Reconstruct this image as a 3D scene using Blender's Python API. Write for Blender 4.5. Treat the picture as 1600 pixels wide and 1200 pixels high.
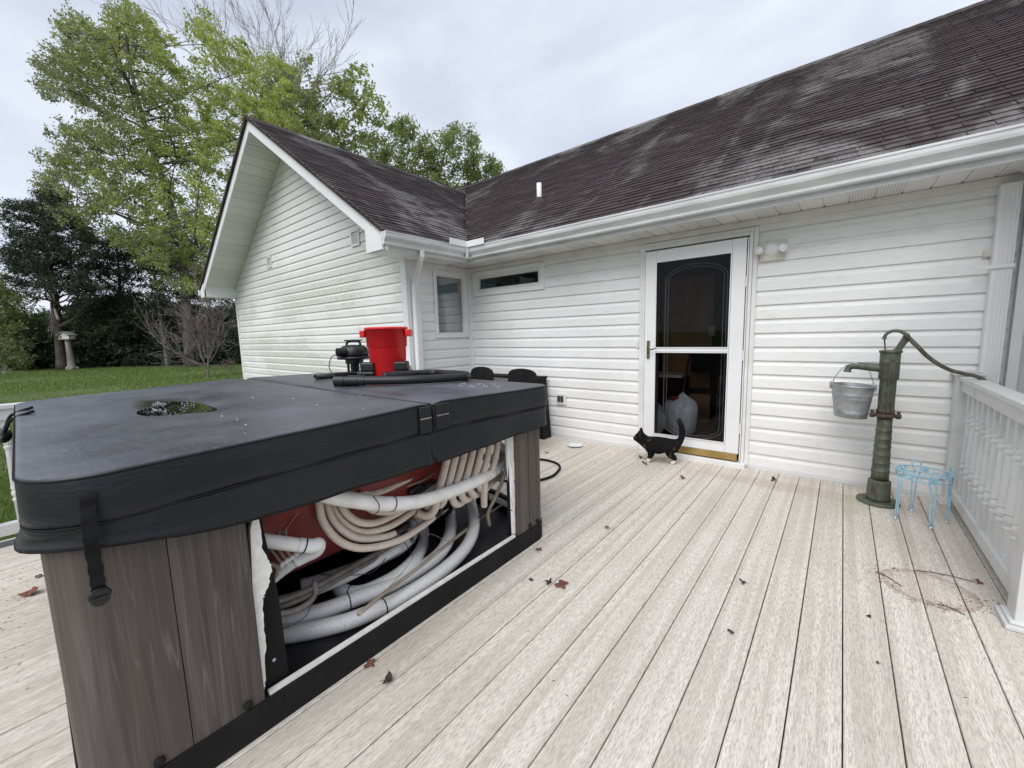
import bpy, math, random
import numpy as np
from mathutils import Vector, Matrix
random.seed(7); RNG = np.random.default_rng(11)
for o in list(bpy.data.objects): bpy.data.objects.remove(o)
S = bpy.context.scene; COL = S.collection
# ------------------------------------------------------------------ camera
F_PX, YAW, PITCH, ROLL, CAM_H = 629.6, 0.6866, -0.1220, -0.02646, 1.262
def cam_axes():
    cy, sy = math.cos(YAW), math.sin(YAW)
    fw = np.array([-sy*math.cos(PITCH), cy*math.cos(PITCH), math.sin(PITCH)])
    r = np.array([cy, sy, 0.0]); u = np.cross(r, fw)
    return math.cos(ROLL)*r+math.sin(ROLL)*u, -math.sin(ROLL)*r+math.cos(ROLL)*u, fw
CR, CU, CF = cam_axes(); CO = np.array([0, 0, CAM_H])
cam = bpy.data.cameras.new('camera'); cam.sensor_width = 36; cam.lens = F_PX/1600*36
cam.clip_start = 0.02; cam.clip_end = 2000
co = bpy.data.objects.new('camera', cam); COL.objects.link(co); S.camera = co
mw = Matrix.Identity(4)
for i in range(3): mw[i][0], mw[i][1], mw[i][2], mw[i][3] = CR[i], CU[i], -CF[i], CO[i]
co.matrix_world = mw
def at(x, y, ax, val):
    """real-world point seen at a place of the survey photograph, on the plane ax = val (or at depth val)"""
    d = CF+(x-800)/F_PX*CR-(y-600)/F_PX*CU
    if ax == 'd': return CO+d*val
    i = 'xyz'.index(ax); return CO+d*(val-CO[i])/d[i]
def px(P):
    d = np.array(P)-CO; z = d@CF
    return 800+F_PX*(d@CR)/z, 600-F_PX*(d@CU)/z, z
# ------------------------------------------------------------------ world: overcast sky
W = bpy.data.worlds.new('World'); S.world = W; W.use_nodes = True
nt = W.node_tree; nt.nodes.clear()
def N(t, **kw):
    n = nt.nodes.new(t)
    for k, v in kw.items():
        if k in n.inputs and not hasattr(n, k): n.inputs[k].default_value = v
        else: setattr(n, k, v)
    return n
SUN_EL, SUN_AZ = math.radians(50), math.radians(168)   # azimuth clockwise from +Y
sky = N('ShaderNodeTexSky', sky_type='NISHITA', sun_disc=False, sun_elevation=SUN_EL, sun_rotation=SUN_AZ)
skm = N('ShaderNodeVectorMath', operation='SCALE'); nt.links.new(sky.outputs[0], skm.inputs[0]); skm.inputs['Scale'].default_value = 0.10
tc = N('ShaderNodeTexCoord')
mp = N('ShaderNodeMapping'); nt.links.new(tc.outputs['Generated'], mp.inputs[0]); mp.inputs['Scale'].default_value = (1.0, 1.0, 2.2); mp.inputs['Location'].default_value = (3.1, 1.7, .4)
nz = N('ShaderNodeTexNoise'); nz.inputs['Scale'].default_value = 1.9; nz.inputs['Detail'].default_value = 7; nz.inputs['Roughness'].default_value = .5; nz.inputs['Distortion'].default_value = .4
nt.links.new(mp.outputs[0], nz.inputs['Vector'])
rp = N('ShaderNodeValToRGB'); nt.links.new(nz.outputs[0], rp.inputs[0])
rp.color_ramp.elements[0].position = .36; rp.color_ramp.elements[0].color = (.375, .405, .485, 1)
rp.color_ramp.elements[1].position = .64; rp.color_ramp.elements[1].color = (.545, .58, .64, 1)
mx = N('ShaderNodeMix', data_type='RGBA'); mx.inputs['Factor'].default_value = .93
nt.links.new(skm.outputs[0], mx.inputs[6]); nt.links.new(rp.outputs[0], mx.inputs[7])
bg = N('ShaderNodeBackground'); nt.links.new(mx.outputs[2], bg.inputs[0]); bg.inputs[1].default_value = 1.0
wo = N('ShaderNodeOutputWorld'); nt.links.new(bg.outputs[0], wo.inputs[0])
sun = bpy.data.lights.new('sun', 'SUN'); sun.energy = 1.5; sun.angle = math.radians(48); sun.color = (1, .975, .94)
so = bpy.data.objects.new('sun', sun); COL.objects.link(so)
sd = Vector((math.sin(SUN_AZ)*math.cos(SUN_EL), math.cos(SUN_AZ)*math.cos(SUN_EL), math.sin(SUN_EL)))
so.rotation_euler = sd.to_track_quat('Z', 'Y').to_euler()
S.view_settings.view_transform = 'Standard'; S.view_settings.look = 'None'; S.view_settings.exposure = 0.76; S.view_settings.gamma = 1
S.render.engine = 'CYCLES'; S.render.resolution_x = 1024; S.render.resolution_y = 768
S.cycles.max_bounces = 8; S.cycles.transparent_max_bounces = 12; S.cycles.use_denoising = True
# ------------------------------------------------------------------ materials
class G:
    def __init__(s, name):
        s.m = bpy.data.materials.new(name); s.m.use_nodes = True; s.t = s.m.node_tree; s.t.nodes.clear()
        s.out = s.n('ShaderNodeOutputMaterial'); s.p = s.n('ShaderNodeBsdfPrincipled'); s.l(s.p.outputs[0], s.out.inputs[0])
    def n(s, t, **kw):
        n = s.t.nodes.new(t)
        for k, v in kw.items(): setattr(n, k, v)
        return n
    def l(s, a, b): s.t.links.new(a, b)
    def pos(s, scale=(1, 1, 1), obj=False, loc=None):
        if obj: o = s.n('ShaderNodeTexCoord').outputs['Object']
        else: o = s.n('ShaderNodeNewGeometry').outputs['Position']
        m = s.n('ShaderNodeMapping'); m.inputs['Scale'].default_value = scale
        if loc: m.inputs['Location'].default_value = loc
        s.l(o, m.inputs[0]); return m.outputs[0]
    def noise(s, v, sc, det=4, ro=.55, dist=0, w=None):
        n = s.n('ShaderNodeTexNoise'); n.inputs['Scale'].default_value = sc; n.inputs['Detail'].default_value = det
        n.inputs['Roughness'].default_value = ro; n.inputs['Distortion'].default_value = dist
        if w is not None: n.noise_dimensions = '4D'; s.l(w, n.inputs['W'])
        s.l(v, n.inputs['Vector']); return n.outputs[0]
    def ramp(s, f, stops):
        r = s.n('ShaderNodeValToRGB'); e = r.color_ramp.elements
        while len(e) < len(stops): e.new(.5)
        for i, (p, c) in enumerate(stops):
            e[i].position = p; e[i].color = (tuple(c)+(1,)) if not isinstance(c, (int, float)) else (c, c, c, 1)
        s.l(f, r.inputs[0]); return r.outputs[0]
    def math(s, op, a, b=None, c=None):
        m = s.n('ShaderNodeMath', operation=op)
        for i, v in enumerate((a, b, c)):
            if v is None: continue
            if isinstance(v, (int, float)): m.inputs[i].default_value = v
            else: s.l(v, m.inputs[i])
        return m.outputs[0]
    def mix(s, f, a, b, bt='MIX'):
        m = s.n('ShaderNodeMix', data_type='RGBA', blend_type=bt)
        for i, v in ((0, f), (6, a), (7, b)):
            if isinstance(v, (int, float)): m.inputs[i].default_value = v if i == 0 else (v, v, v, 1)
            elif isinstance(v, tuple): m.inputs[i].default_value = v+(1,)
            else: s.l(v, m.inputs[i])
        return m.outputs[2]
    def bump(s, h, strength=.3, dist=.002):
        b = s.n('ShaderNodeBump'); b.inputs['Strength'].default_value = strength; b.inputs['Distance'].default_value = dist
        s.l(h, b.inputs['Height']); s.l(b.outputs[0], s.p.inputs['Normal']); return b
    def col(s, c):
        if isinstance(c, tuple): s.p.inputs['Base Color'].default_value = c+(1,)
        else: s.l(c, s.p.inputs['Base Color'])
    def rough(s, r, met=0):
        if isinstance(r, (int, float)): s.p.inputs['Roughness'].default_value = r
        else: s.l(r, s.p.inputs['Roughness'])
        s.p.inputs['Metallic'].default_value = met
    def sep(s, v):
        n = s.n('ShaderNodeSeparateXYZ'); s.l(v, n.inputs[0]); return n.outputs
def mat(name, c1, c2=None, sc=8, rough=.5, stretch=(1, 1, 1), det=5, lo=.35, hi=.65, bump=0, bsc=None, met=0, dist=.002, spec=None):
    g = G(name); v = g.pos(stretch)
    if c2 is not None:
        n = g.noise(v, sc, det); g.col(g.ramp(n, [(lo, c1), (hi, c2)]))
    else: g.col(c1)
    g.rough(rough, met)
    if spec is not None: g.p.inputs['Specular IOR Level'].default_value = spec
    if bump: g.bump(g.noise(v, bsc or sc*4, 5), bump, dist)
    return g.m
MT = {}
MT['black'] = mat('black_plastic', (.007, .007, .008), (.014, .014, .015), 20, .42)
MT['blackmatte'] = mat('black_matte', (.006, .006, .007), (.014, .013, .013), 6, .8, spec=.25)
MT['blackgrime'] = mat('black_grimy', (.006, .006, .009), (.022, .021, .024), 5, .6, det=8)
MT['white'] = mat('white_trim', (.74, .745, .75), (.80, .80, .80), 3, .45, det=8, lo=.3, hi=.7)
MT['whiterail'] = mat('rail_vinyl', (.54, .54, .525), (.67, .67, .655), 7, .45, det=9, lo=.25, hi=.5)
MT['cream'] = mat('cream_trim', (.68, .67, .645), (.77, .765, .75), 5, .5, det=8)
MT['pvc'] = mat('pvc_pipe', (.66, .64, .58), (.82, .80, .77), 14, .35, det=9, lo=.25, hi=.55)
MT['pvcdirty'] = mat('dusty_pvc_pipe', (.42, .41, .39), (.70, .70, .69), 130, .4, det=10, lo=.22, hi=.48)
MT['ring'] = mat('pipe_marking', (.12, .12, .12), None, rough=.5)
MT['foam'] = mat('white_foam', (.70, .68, .62), (.84, .83, .79), 30, .9, bump=.5, bsc=60, dist=.004)
MT['hosecream'] = mat('cream_hose', (.70, .62, .54), (.82, .76, .68), 18, .4, det=6)
MT['hosegroove'] = mat('hose_groove', (.40, .29, .22), None, rough=.6)
MT['hosegrey'] = mat('ribbed_hose_grey', (.17, .145, .13), (.27, .24, .22), 25, .45)
MT['hosedark'] = mat('ribbed_hose_groove_dark', (.03, .02, .018), None, rough=.6)
MT['vinyltube'] = mat('cloudy_tube', (.20, .16, .12), (.34, .29, .24), 10, .3)
MT['red'] = mat('red_fibreglass', (.15, .016, .014), (.24, .036, .030), 6, .42, det=9, bump=.25, bsc=14, dist=.004)
MT['reddrum'] = mat('red_polyethylene', (.66, .012, .016), (.72, .018, .022), 3, .38, bump=.08, bsc=300, dist=.0006)
MT['brass'] = mat('brass', (.42, .29, .10), (.55, .40, .16), 6, .32, met=.85)
MT['brassdark'] = mat('old_brass', (.16, .13, .07), (.25, .21, .12), 30, .4, met=.8)
MT['steel'] = mat('zinc_screw', (.55, .55, .55), None, rough=.35, met=.9)
MT['blue'] = mat('pale_blue_paint', (.27, .50, .62), (.40, .62, .72), 30, .45, det=8)
MT['leaf'] = mat('dead_leaf', (.085, .028, .018), (.20, .075, .045), 45, .7, det=6, bump=.5, bsc=120, dist=.002)
MT['leafdark'] = mat('rotten_leaf', (.02, .012, .010), (.06, .03, .022), 60, .7)
MT['leafyellow'] = mat('yellow_leaf', (.22, .13, .04), (.30, .20, .07), 60, .7)
MT['bark'] = mat('bark', (.055, .045, .038), (.13, .115, .10), 5, .9, (1, 1, .35), det=8, bump=.8, bsc=14, dist=.03)
MT['barkpale'] = mat('pale_bark', (.17, .155, .14), (.34, .32, .30), 5, .9, (1, 1, .3), det=8, bump=.8, bsc=14, dist=.03)
MT['barkdark'] = mat('dark_bark', (.035, .025, .02), (.085, .065, .055), 5, .9, (1, 1, .3), det=8)
MT['twig'] = mat('dead_twig', (.11, .085, .075), (.20, .165, .15), 8, .9)
MT['room'] = mat('room_wall', (.22, .18, .14), (.28, .23, .18), 2, .8)
MT['roomfloor'] = mat('room_floor', (.09, .06, .045), (.13, .09, .07), 5, .4)
MT['brown'] = mat('brown_door', (.36, .21, .115), (.42, .26, .145), 2, .5, (4, 4, .5))
MT['darkred'] = mat('dark_red_rug', (.10, .01, .012), (.14, .02, .02), 30, .9)
MT['came'] = mat('lead_came', (.22, .21, .21), (.30, .29, .29), 20, .4, met=.2)
MT['china'] = mat('white_plate', (.62, .66, .68), (.78, .80, .80), 20, .15)
MT['bulb'] = mat('clear_glass_lamp', (.70, .70, .72), (.85, .85, .86), 40, .12)
MT['beige'] = mat('aged_box', (.55, .53, .45), (.66, .64, .57), 12, .5)
MT['stone'] = mat('cast_stone', (.62, .57, .46), (.76, .73, .64), 14, .7, det=8, bump=.3)
MT['soil'] = mat('leaf_litter', (.03, .022, .015), (.08, .06, .04), 3, .95, det=8)
# siding: aged white vinyl, embossed grain, mildew on its own patches
def siding_mat(name, algae):
    g = G(name); v = g.pos(); n = g.noise(v, 1.1, 7, .6)
    base = g.ramp(n, [(.3, (.74, .738, .725)), (.65, (.825, .823, .812))])
    st = g.noise(g.pos((9, 9, 60)), 1.2, 6, .7)
    base = g.mix(g.ramp(st, [(.50, 0.0), (.78, .5)]), base, (.55, .54, .49))
    if algae:
        x, y, z = g.sep(v)
        zz = g.math('MULTIPLY', g.ramp(g.math('MULTIPLY', z, .3), [(.13, .0), (.22, 1.0), (.60, 1.0), (.80, .0)]), 1.0)
        m = g.noise(g.pos((1.0, 1, 1.8)), .9, 3); fine = g.noise(g.pos((16, 1, 38)), 1.3, 6, .75)
        lap = g.math('FRACT', g.math('DIVIDE', g.math('SUBTRACT', z, .025), .1195))
        lapm = g.ramp(lap, [(.0, .5), (.15, 1.0), (.62, 1.0), (.72, .15)])
        f = g.math('MULTIPLY', g.math('MULTIPLY', g.ramp(m, [(.40, 0.0), (.56, 1.0)]), g.ramp(fine, [(.40, 0.0), (.58, 1.0)])), g.math('MULTIPLY', zz, lapm))
        base = g.mix(g.math('MULTIPLY', f, .85), base, (.34, .36, .23))
        base = g.mix(g.math('MULTIPLY', zz, .12), base, (.66, .70, .56))
    g.col(base); g.rough(.5)
    g.bump(g.noise(g.pos((7, 7, 120)), 3, 4, .6), .12, .0015)
    return g.m
MT['siding'] = siding_mat('vinyl_siding', False); MT['sidingalgae'] = siding_mat('mildewed_vinyl_siding', True)
# gutter: white aluminium with grey weather streaks
g = G('gutter_aluminium'); v = g.pos((1.5, 1.5, 9)); n = g.noise(v, 1.5, 8, .65)
g.col(g.ramp(n, [(.3, (.50, .51, .50)), (.62, (.70, .71, .71))])); g.rough(.4); MT['gutter'] = g.m
g = G('soffit_vinyl'); x, y, z = g.sep(g.pos()); 
g.col((.76, .755, .735)); g.rough(.55)
MT['soffit'] = g.m
g = G('perforated_soffit'); vv = g.pos((60, 60, 60)); vo = g.n('ShaderNodeTexVoronoi'); vo.inputs['Randomness'].default_value = 0; vo.inputs['Scale'].default_value = 1
g.l(vv, vo.inputs['Vector']); g.col(g.ramp(vo.outputs['Distance'], [(.22, (.16, .155, .15)), (.32, (.76, .755, .735))])); g.rough(.55); MT['soffitvent'] = g.m
# deck board: brushed wood-composite
g = G('composite_deck_board'); oi = g.n('ShaderNodeObjectInfo'); w = g.math('MULTIPLY', oi.outputs['Random'], 37.0)
v = g.pos((1, 1, 1), obj=True)
streak = g.noise(g.pos((330, 34, 1), obj=True), 1.0, 3, .65, .5, w)
streak2 = g.noise(g.pos((560, 60, 1), obj=True), 1.0, 2, .6, .3, w)
band = g.noise(g.pos((26, .5, 1), obj=True), 1.0, 3, .5, 0, w)
fade = g.noise(g.pos(), .9, 4, .6)
c = g.mix(g.ramp(band, [(.42, 0.0), (.60, 1.0)]), (.80, .745, .66), (.63, .57, .485))
c = g.mix(g.ramp(streak, [(.44, 0.0), (.64, .9)]), c, (.35, .315, .28))
c = g.mix(g.ramp(streak2, [(.42, .0), (.75, .45)]), c, (.74, .71, .67))
c = g.mix(g.ramp(fade, [(.35, .0), (.7, .35)]), c, (.62, .58, .52), 'MULTIPLY')
c = g.mix(g.math('MULTIPLY', g.math('SUBTRACT', oi.outputs['Random'], .5), .16), c, (.3, .28, .25))
# rusty brown ring stain and wet dirt, its own shape
P = g.n('ShaderNodeNewGeometry').outputs['Position']
def stain(cx, cy, rx, ry, width, nscale):
    x, y, z = g.sep(P)
    dx = g.math('DIVIDE', g.math('SUBTRACT', x, cx), rx); dy = g.math('DIVIDE', g.math('SUBTRACT', y, cy), ry)
    r = g.math('SQRT', g.math('ADD', g.math('MULTIPLY', dx, dx), g.math('MULTIPLY', dy, dy)))
    r = g.math('ADD', r, g.math('MULTIPLY', g.math('SUBTRACT', g.noise(P, nscale, 6, .75), .5), .6))
    return r
r = stain(.385, 2.64, .17, .17, .1, 30)
c = g.mix(g.ramp(r, [(.70, .12), (.96, .50), (1.02, .55), (1.10, 0.0)]), c, (.22, .12, .095))
r = stain(-.2, 3.75, .9, .14, .1, 5); c = g.mix(g.ramp(r, [(.5, .35), (1.1, 0.0)]), c, (.38, .30, .24))
r = stain(.1, 3.6, .13, .22, .1, 9); c = g.mix(g.ramp(r, [(.5, .4), (1.1, 0.0)]), c, (.42, .44, .28))
g.col(c); g.rough(g.ramp(streak, [(.4, .62), (.7, .85)]))
g.bump(g.mix(.5, streak, streak2), .55, .0016); MT['deck'] = g.m
# asphalt shingles
def shingle_mat(name, swap):
    g = G(name); P = g.n('ShaderNodeNewGeometry').outputs['Position']; x, y, z = g.sep(P)
    a, b = (y, x) if swap else (x, y)
    row = g.math('FLOOR', g.math('DIVIDE', g.math('SUBTRACT', z, 2.345), .0545))
    colm = g.math('FLOOR', g.math('ADD', g.math('DIVIDE', a, .24), g.math('MULTIPLY', row, .5)))
    cb = g.n('ShaderNodeCombineXYZ'); g.l(row, cb.inputs[0]); g.l(colm, cb.inputs[1])
    wn = g.n('ShaderNodeTexWhiteNoise', noise_dimensions='2D'); g.l(cb.outputs[0], wn.inputs['Vector'])
    big = g.noise(g.pos((1.0, .45, .4) if not swap else (.7, .9, .9)), 1.0, 4, .6, .6)
    big2 = g.noise(g.pos((2.2, 2.2, 2.2)), 1.6, 5, .7)
    gr = g.noise(g.pos(), 260, 3, .7); gr2 = g.noise(g.pos(), 38, 4, .7)
    c = g.mix(g.ramp(wn.outputs[0], [(0, 0.0), (1, 1.0)]), (.031, .023, .0235), (.068, .052, .052))
    c = g.mix(g.ramp(gr, [(.35, .0), (.7, .6)]), c, (.055, .042, .043))
    lich = g.math('MULTIPLY', g.ramp(big, [(.50, 0.0), (.61, 1.0)]), g.ramp(g.math('ADD', g.math('MULTIPLY', big2, .6), g.math('MULTIPLY', wn.outputs[0], .22)), [(.24, 0.0), (.46, .9)]))
    lich = g.math('MULTIPLY', lich, g.ramp(gr2, [(.35, .35), (.6, 1.0)]))
    c = g.mix(lich, c, (.23, .222, .215))
    g.col(c); g.rough(.93); g.p.inputs['Specular IOR Level'].default_value = .25; g.bump(gr, .6, .003); return g.m
MT['shingle'] = shingle_mat('asphalt_shingle', False); MT['shinglewing'] = shingle_mat('asphalt_shingle_wing', True)
# spa cover vinyl
g = G('cover_vinyl'); v = g.pos(); n = g.noise(v, 2.2, 6, .6); spec = g.noise(g.pos((3, 9, 3)), 9, 8, .75)
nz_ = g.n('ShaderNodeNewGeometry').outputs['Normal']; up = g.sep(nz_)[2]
dust = g.math('MULTIPLY', g.ramp(spec, [(.52, 0.0), (.68, .6)]), g.ramp(up, [(.6, .0), (.95, 1.0)]))
dust_sky_sheen = g.math('MULTIPLY', g.ramp(n, [(.35, .25), (.65, 1.0)]), g.ramp(up, [(.6, .0), (.95, 1.0)]))  # thin dust plus pale sky reflection, painted into the colour of upward faces
c = g.mix(g.ramp(n, [(.3, 0.0), (.7, 1.0)]), (.009, .010, .0135), (.014, .0155, .020))
c = g.mix(g.math('MULTIPLY', dust_sky_sheen, .8), c, (.135, .142, .165)); c = g.mix(dust, c, (.17, .16, .16))
P_ = g.n('ShaderNodeNewGeometry').outputs['Position']; x, y, z = g.sep(P_)
dx = g.math('DIVIDE', g.math('ADD', x, 2.60), .52); dy = g.math('DIVIDE', g.math('SUBTRACT', y, .455), .17)
wr = g.math('ADD', g.math('ADD', g.math('MULTIPLY', dx, dx), g.math('MULTIPLY', dy, dy)), g.math('MULTIPLY', g.noise(P_, 4, 4), .8)); wet = g.math('MULTIPLY', g.ramp(wr, [(.62, 1.0), (1.0, 0.0)]), g.ramp(up, [(.6, .0), (.95, 1.0)]))
c = g.mix(wet, c, (.018, .021, .021))
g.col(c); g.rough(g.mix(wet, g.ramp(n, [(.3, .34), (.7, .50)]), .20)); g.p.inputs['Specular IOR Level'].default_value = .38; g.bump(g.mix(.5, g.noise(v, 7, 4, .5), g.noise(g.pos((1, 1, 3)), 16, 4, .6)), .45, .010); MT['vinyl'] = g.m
g = G('puddle_water'); g.col((.006, .008, .006)); g.rough(.015); g.p.inputs['IOR'].default_value = 1.33; MT['water'] = g.m
# wood-look cabinet panel
g = G('woodgrain_laminate'); v = g.pos((11, 11, .7)); n = g.noise(v, 1.0, 5, .6, 1.2); n2 = g.noise(g.pos((70, 70, 1.6)), 1.0, 3, .6, .3)
big = g.noise(g.pos((4, 4, .5)), 1, 3)
gl_ = g.math('FRACT', g.math('MULTIPLY', g.noise(g.pos((9, 9, .30)), 1.0, 3, .5, .25), 17.0)); gm_ = g.ramp(g.noise(g.pos((9, 9, 1.2)), 1.0, 3), [(.42, 0.0), (.6, 1.0)])
c = g.ramp(n, [(.3, (.034, .027, .026)), (.5, (.070, .056, .052)), (.68, (.120, .102, .096))])
c = g.mix(g.math('MULTIPLY', g.ramp(gl_, [(.78, 0.0), (.88, .42), (.95, 0.0)]), gm_), c, (.21, .19, .18))
c = g.mix(g.ramp(n2, [(.48, 0.0), (.72, .55)]), c, (.035, .028, .027)); c = g.mix(g.ramp(big, [(.45, 0.0), (.62, .5)]), c, (.115, .072, .052))
g.col(c); g.rough(.5); g.bump(n2, .15, .001); MT['laminate'] = g.m
# pump: old green paint with rust
g = G('green_cast_iron'); v = g.pos(); n = g.noise(v, 9, 8, .65); n2 = g.noise(g.pos((1, 1, .3)), 22, 6, .7)
c = g.ramp(n, [(.3, (.060, .070, .048)), (.7, (.115, .13, .092))]); c = g.mix(g.ramp(n2, [(.50, 0.0), (.60, .85)]), c, (.050, .032, .020))
g.col(c); g.rough(.5); g.bump(n, .3, .003); MT['pump'] = g.m
MT['rust'] = mat('rusty_iron', (.05, .028, .018), (.12, .075, .05), 30, .8, det=8, bump=.5)
g = G('galvanised_steel'); v = g.pos(); vo = g.n('ShaderNodeTexVoronoi'); g.l(v, vo.inputs['Vector']); vo.inputs['Scale'].default_value = 55
n = g.noise(v, 16, 8, .7); c = g.mix(g.ramp(n, [(.35, 0.0), (.7, 1.0)]), (.30, .32, .33), (.52, .54, .55))
c = g.mix(.30, c, g.ramp(vo.outputs['Distance'], [(0, .6), (.6, 1.0)]), 'MULTIPLY'); g.col(c); g.rough(g.ramp(n, [(.3, .38), (.7, .6)]), .65); MT['galv'] = g.m
# glass
def glass(name, tint, refl=1.0, k=.5):
    g = G(name); tr = g.n('ShaderNodeBsdfTransparent'); tr.inputs[0].default_value = tint+(1,)
    gl = g.n('ShaderNodeBsdfGlossy'); gl.inputs['Roughness'].default_value = .01; gl.inputs[0].default_value = (refl, refl, refl, 1)
    fr = g.n('ShaderNodeFresnel'); fr.inputs[0].default_value = 1.5; ms = g.n('ShaderNodeMixShader')
    g.l(g.math('MULTIPLY', fr.outputs[0], k), ms.inputs[0]); g.l(tr.outputs[0], ms.inputs[1]); g.l(gl.outputs[0], ms.inputs[2]); g.l(ms.outputs[0], g.out.inputs[0]); return g.m
MT['glass'] = glass('door_glass', (.80, .80, .80), .8, .30)
MT['glasswin'] = glass('window_glass', (.42, .50, .50), .8, .45)
g = G('clear_plastic_bag'); g.col((.55, .60, .66)); g.rough(.25); g.p.inputs['Alpha'].default_value = .75
g.bump(g.noise(g.pos((1, 1, .4)), 16, 5, .6), 1.0, .03); MT['bag'] = g.m
# cat fur
g = G('tortoiseshell_fur'); v = g.pos(obj=True); x, y, z = g.sep(v); n = g.noise(v, 17, 6, .75, .6); n1 = g.noise(v, 6, 2)
c = g.mix(g.math('MULTIPLY', g.ramp(n, [(.56, 0.0), (.64, .85)]), g.ramp(n1, [(.45, .0), (.55, 1.0)])), (.006, .0055, .006), (.13, .07, .035))
c = g.mix(g.ramp(z, [(.036, 1.0), (.048, 0.0)]), c, (.72, .68, .64)); g.col(c); g.rough(.85); g.p.inputs['Specular IOR Level'].default_value = .15
g.bump(g.noise(g.pos((1, 3, 1), obj=True), 140, 3, .7), .7, .004); MT['fur'] = g.m
MT['eye'] = mat('cat_eye', (.30, .28, .06), None, rough=.1)
# lawn and leaves
g = G('lawn'); v = g.pos(); n = g.noise(v, .28, 6, .65); n2 = g.noise(v, 7, 6, .75)
c = g.mix(g.ramp(n, [(.35, 0.0), (.65, 1.0)]), (.085, .135, .030), (.17, .21, .058)); c = g.mix(g.ramp(n2, [(.35, .0), (.7, .75)]), c, (.035, .065, .013))
g.col(c); g.rough(.9); g.bump(g.noise(v, 12, 6, .8), 1.0, .08); MT['lawn'] = g.m
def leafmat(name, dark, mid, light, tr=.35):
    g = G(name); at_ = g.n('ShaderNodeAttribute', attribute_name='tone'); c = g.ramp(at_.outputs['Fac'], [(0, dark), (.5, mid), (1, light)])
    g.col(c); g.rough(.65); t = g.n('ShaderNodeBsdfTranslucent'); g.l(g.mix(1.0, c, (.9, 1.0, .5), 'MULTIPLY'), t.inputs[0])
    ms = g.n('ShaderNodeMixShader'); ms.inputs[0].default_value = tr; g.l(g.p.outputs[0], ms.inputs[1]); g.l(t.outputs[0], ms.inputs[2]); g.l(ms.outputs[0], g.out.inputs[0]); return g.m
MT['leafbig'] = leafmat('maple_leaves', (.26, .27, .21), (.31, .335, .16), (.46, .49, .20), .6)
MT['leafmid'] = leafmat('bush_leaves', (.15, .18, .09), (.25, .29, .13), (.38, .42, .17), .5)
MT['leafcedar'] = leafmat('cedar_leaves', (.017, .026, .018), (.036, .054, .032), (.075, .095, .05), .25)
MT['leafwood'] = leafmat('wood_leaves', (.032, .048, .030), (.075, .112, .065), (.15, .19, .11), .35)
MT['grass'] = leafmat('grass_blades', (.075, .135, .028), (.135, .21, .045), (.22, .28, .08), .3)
# ------------------------------------------------------------------ geometry helpers
ORI = {}
def thing(name, loc, label, cat, group=None, kind=None):
    o = bpy.data.objects.new(name, None); o.empty_display_size = .1; COL.objects.link(o); o.location = loc
    ORI[o] = np.array(loc, float); tag(o, label, cat, group, kind); return o
def tag(o, label=None, cat=None, group=None, kind=None):
    for k, v in (('label', label), ('category', cat), ('group', group), ('kind', kind)):
        if v: o[k] = v
    return o
def mk(name, vf, mat_, parent=None, smooth=False, bevel=0, org=None, mi=None):
    v, f = vf; v = np.asarray(v, float).reshape(-1, 3)
    if parent is not None: org = ORI[parent]
    elif org is None: org = np.zeros(3)
    me = bpy.data.meshes.new(name); me.from_pydata((v-org).tolist(), [], [tuple(int(i) for i in q) for q in f])
    for m in (mat_ if isinstance(mat_, (list, tuple)) else [mat_]): me.materials.append(MT[m] if isinstance(m, str) else m)
    if mi is not None: me.polygons.foreach_set('material_index', mi)
    if smooth: me.polygons.foreach_set('use_smooth', [True]*len(me.polygons))
    me.update(); o = bpy.data.objects.new(name, me); COL.objects.link(o)
    if parent is not None:
        o.parent = parent
        ORI[o] = ORI[parent]
    else: o.location = org; ORI[o] = np.asarray(org, float)
    if bevel:
        b = o.modifiers.new('bevel', 'BEVEL'); b.width = bevel; b.segments = 2; b.limit_method = 'ANGLE'; b.angle_limit = .6
    return o
def box(x0, x1, y0, y1, z0, z1):
    v = [(x, y, z) for x in (x0, x1) for y in (y0, y1) for z in (z0, z1)]
    return v, [(0, 1, 3, 2), (4, 6, 7, 5), (0, 4, 5, 1), (2, 3, 7, 6), (0, 2, 6, 4), (1, 5, 7, 3)]
def join(*L):
    V, Fc = [], []
    for v, f in L:
        n = len(V); V += [tuple(p) for p in v]; Fc += [tuple(i+n for i in q) for q in f]
    return V, Fc
def prism(pts, d):
    """closed outline pts (3D, planar) pushed by vector d"""
    n = len(pts); p = np.array(pts, float); v = np.vstack([p, p+np.array(d)])
    return v, [tuple(range(n))[::-1], tuple(range(n, 2*n))]+[(i, (i+1) % n, n+(i+1) % n, n+i) for i in range(n)]
def smoothpts(P, n=8):
    P = [np.array(p, float) for p in P]
    if len(P) < 3: return P
    Q = [2*P[0]-P[1]]+P+[2*P[-1]-P[-2]]; out = []
    for i in range(1, len(Q)-2):
        for k in range(n):
            t = k/n; a, b, c, d = Q[i-1:i+3]
            out.append(.5*((2*b)+(-a+c)*t+(2*a-5*b+4*c-d)*t*t+(-a+3*b-3*c+d)*t**3))
    out.append(P[-1]); return out
def resample(P, step):
    P = np.array(P); d = np.r_[0, np.cumsum(np.linalg.norm(np.diff(P, axis=0), axis=1))]
    n = max(2, int(d[-1]/step)+1); t = np.linspace(0, d[-1], n)
    return np.stack([np.interp(t, d, P[:, i]) for i in range(3)], 1)
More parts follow.
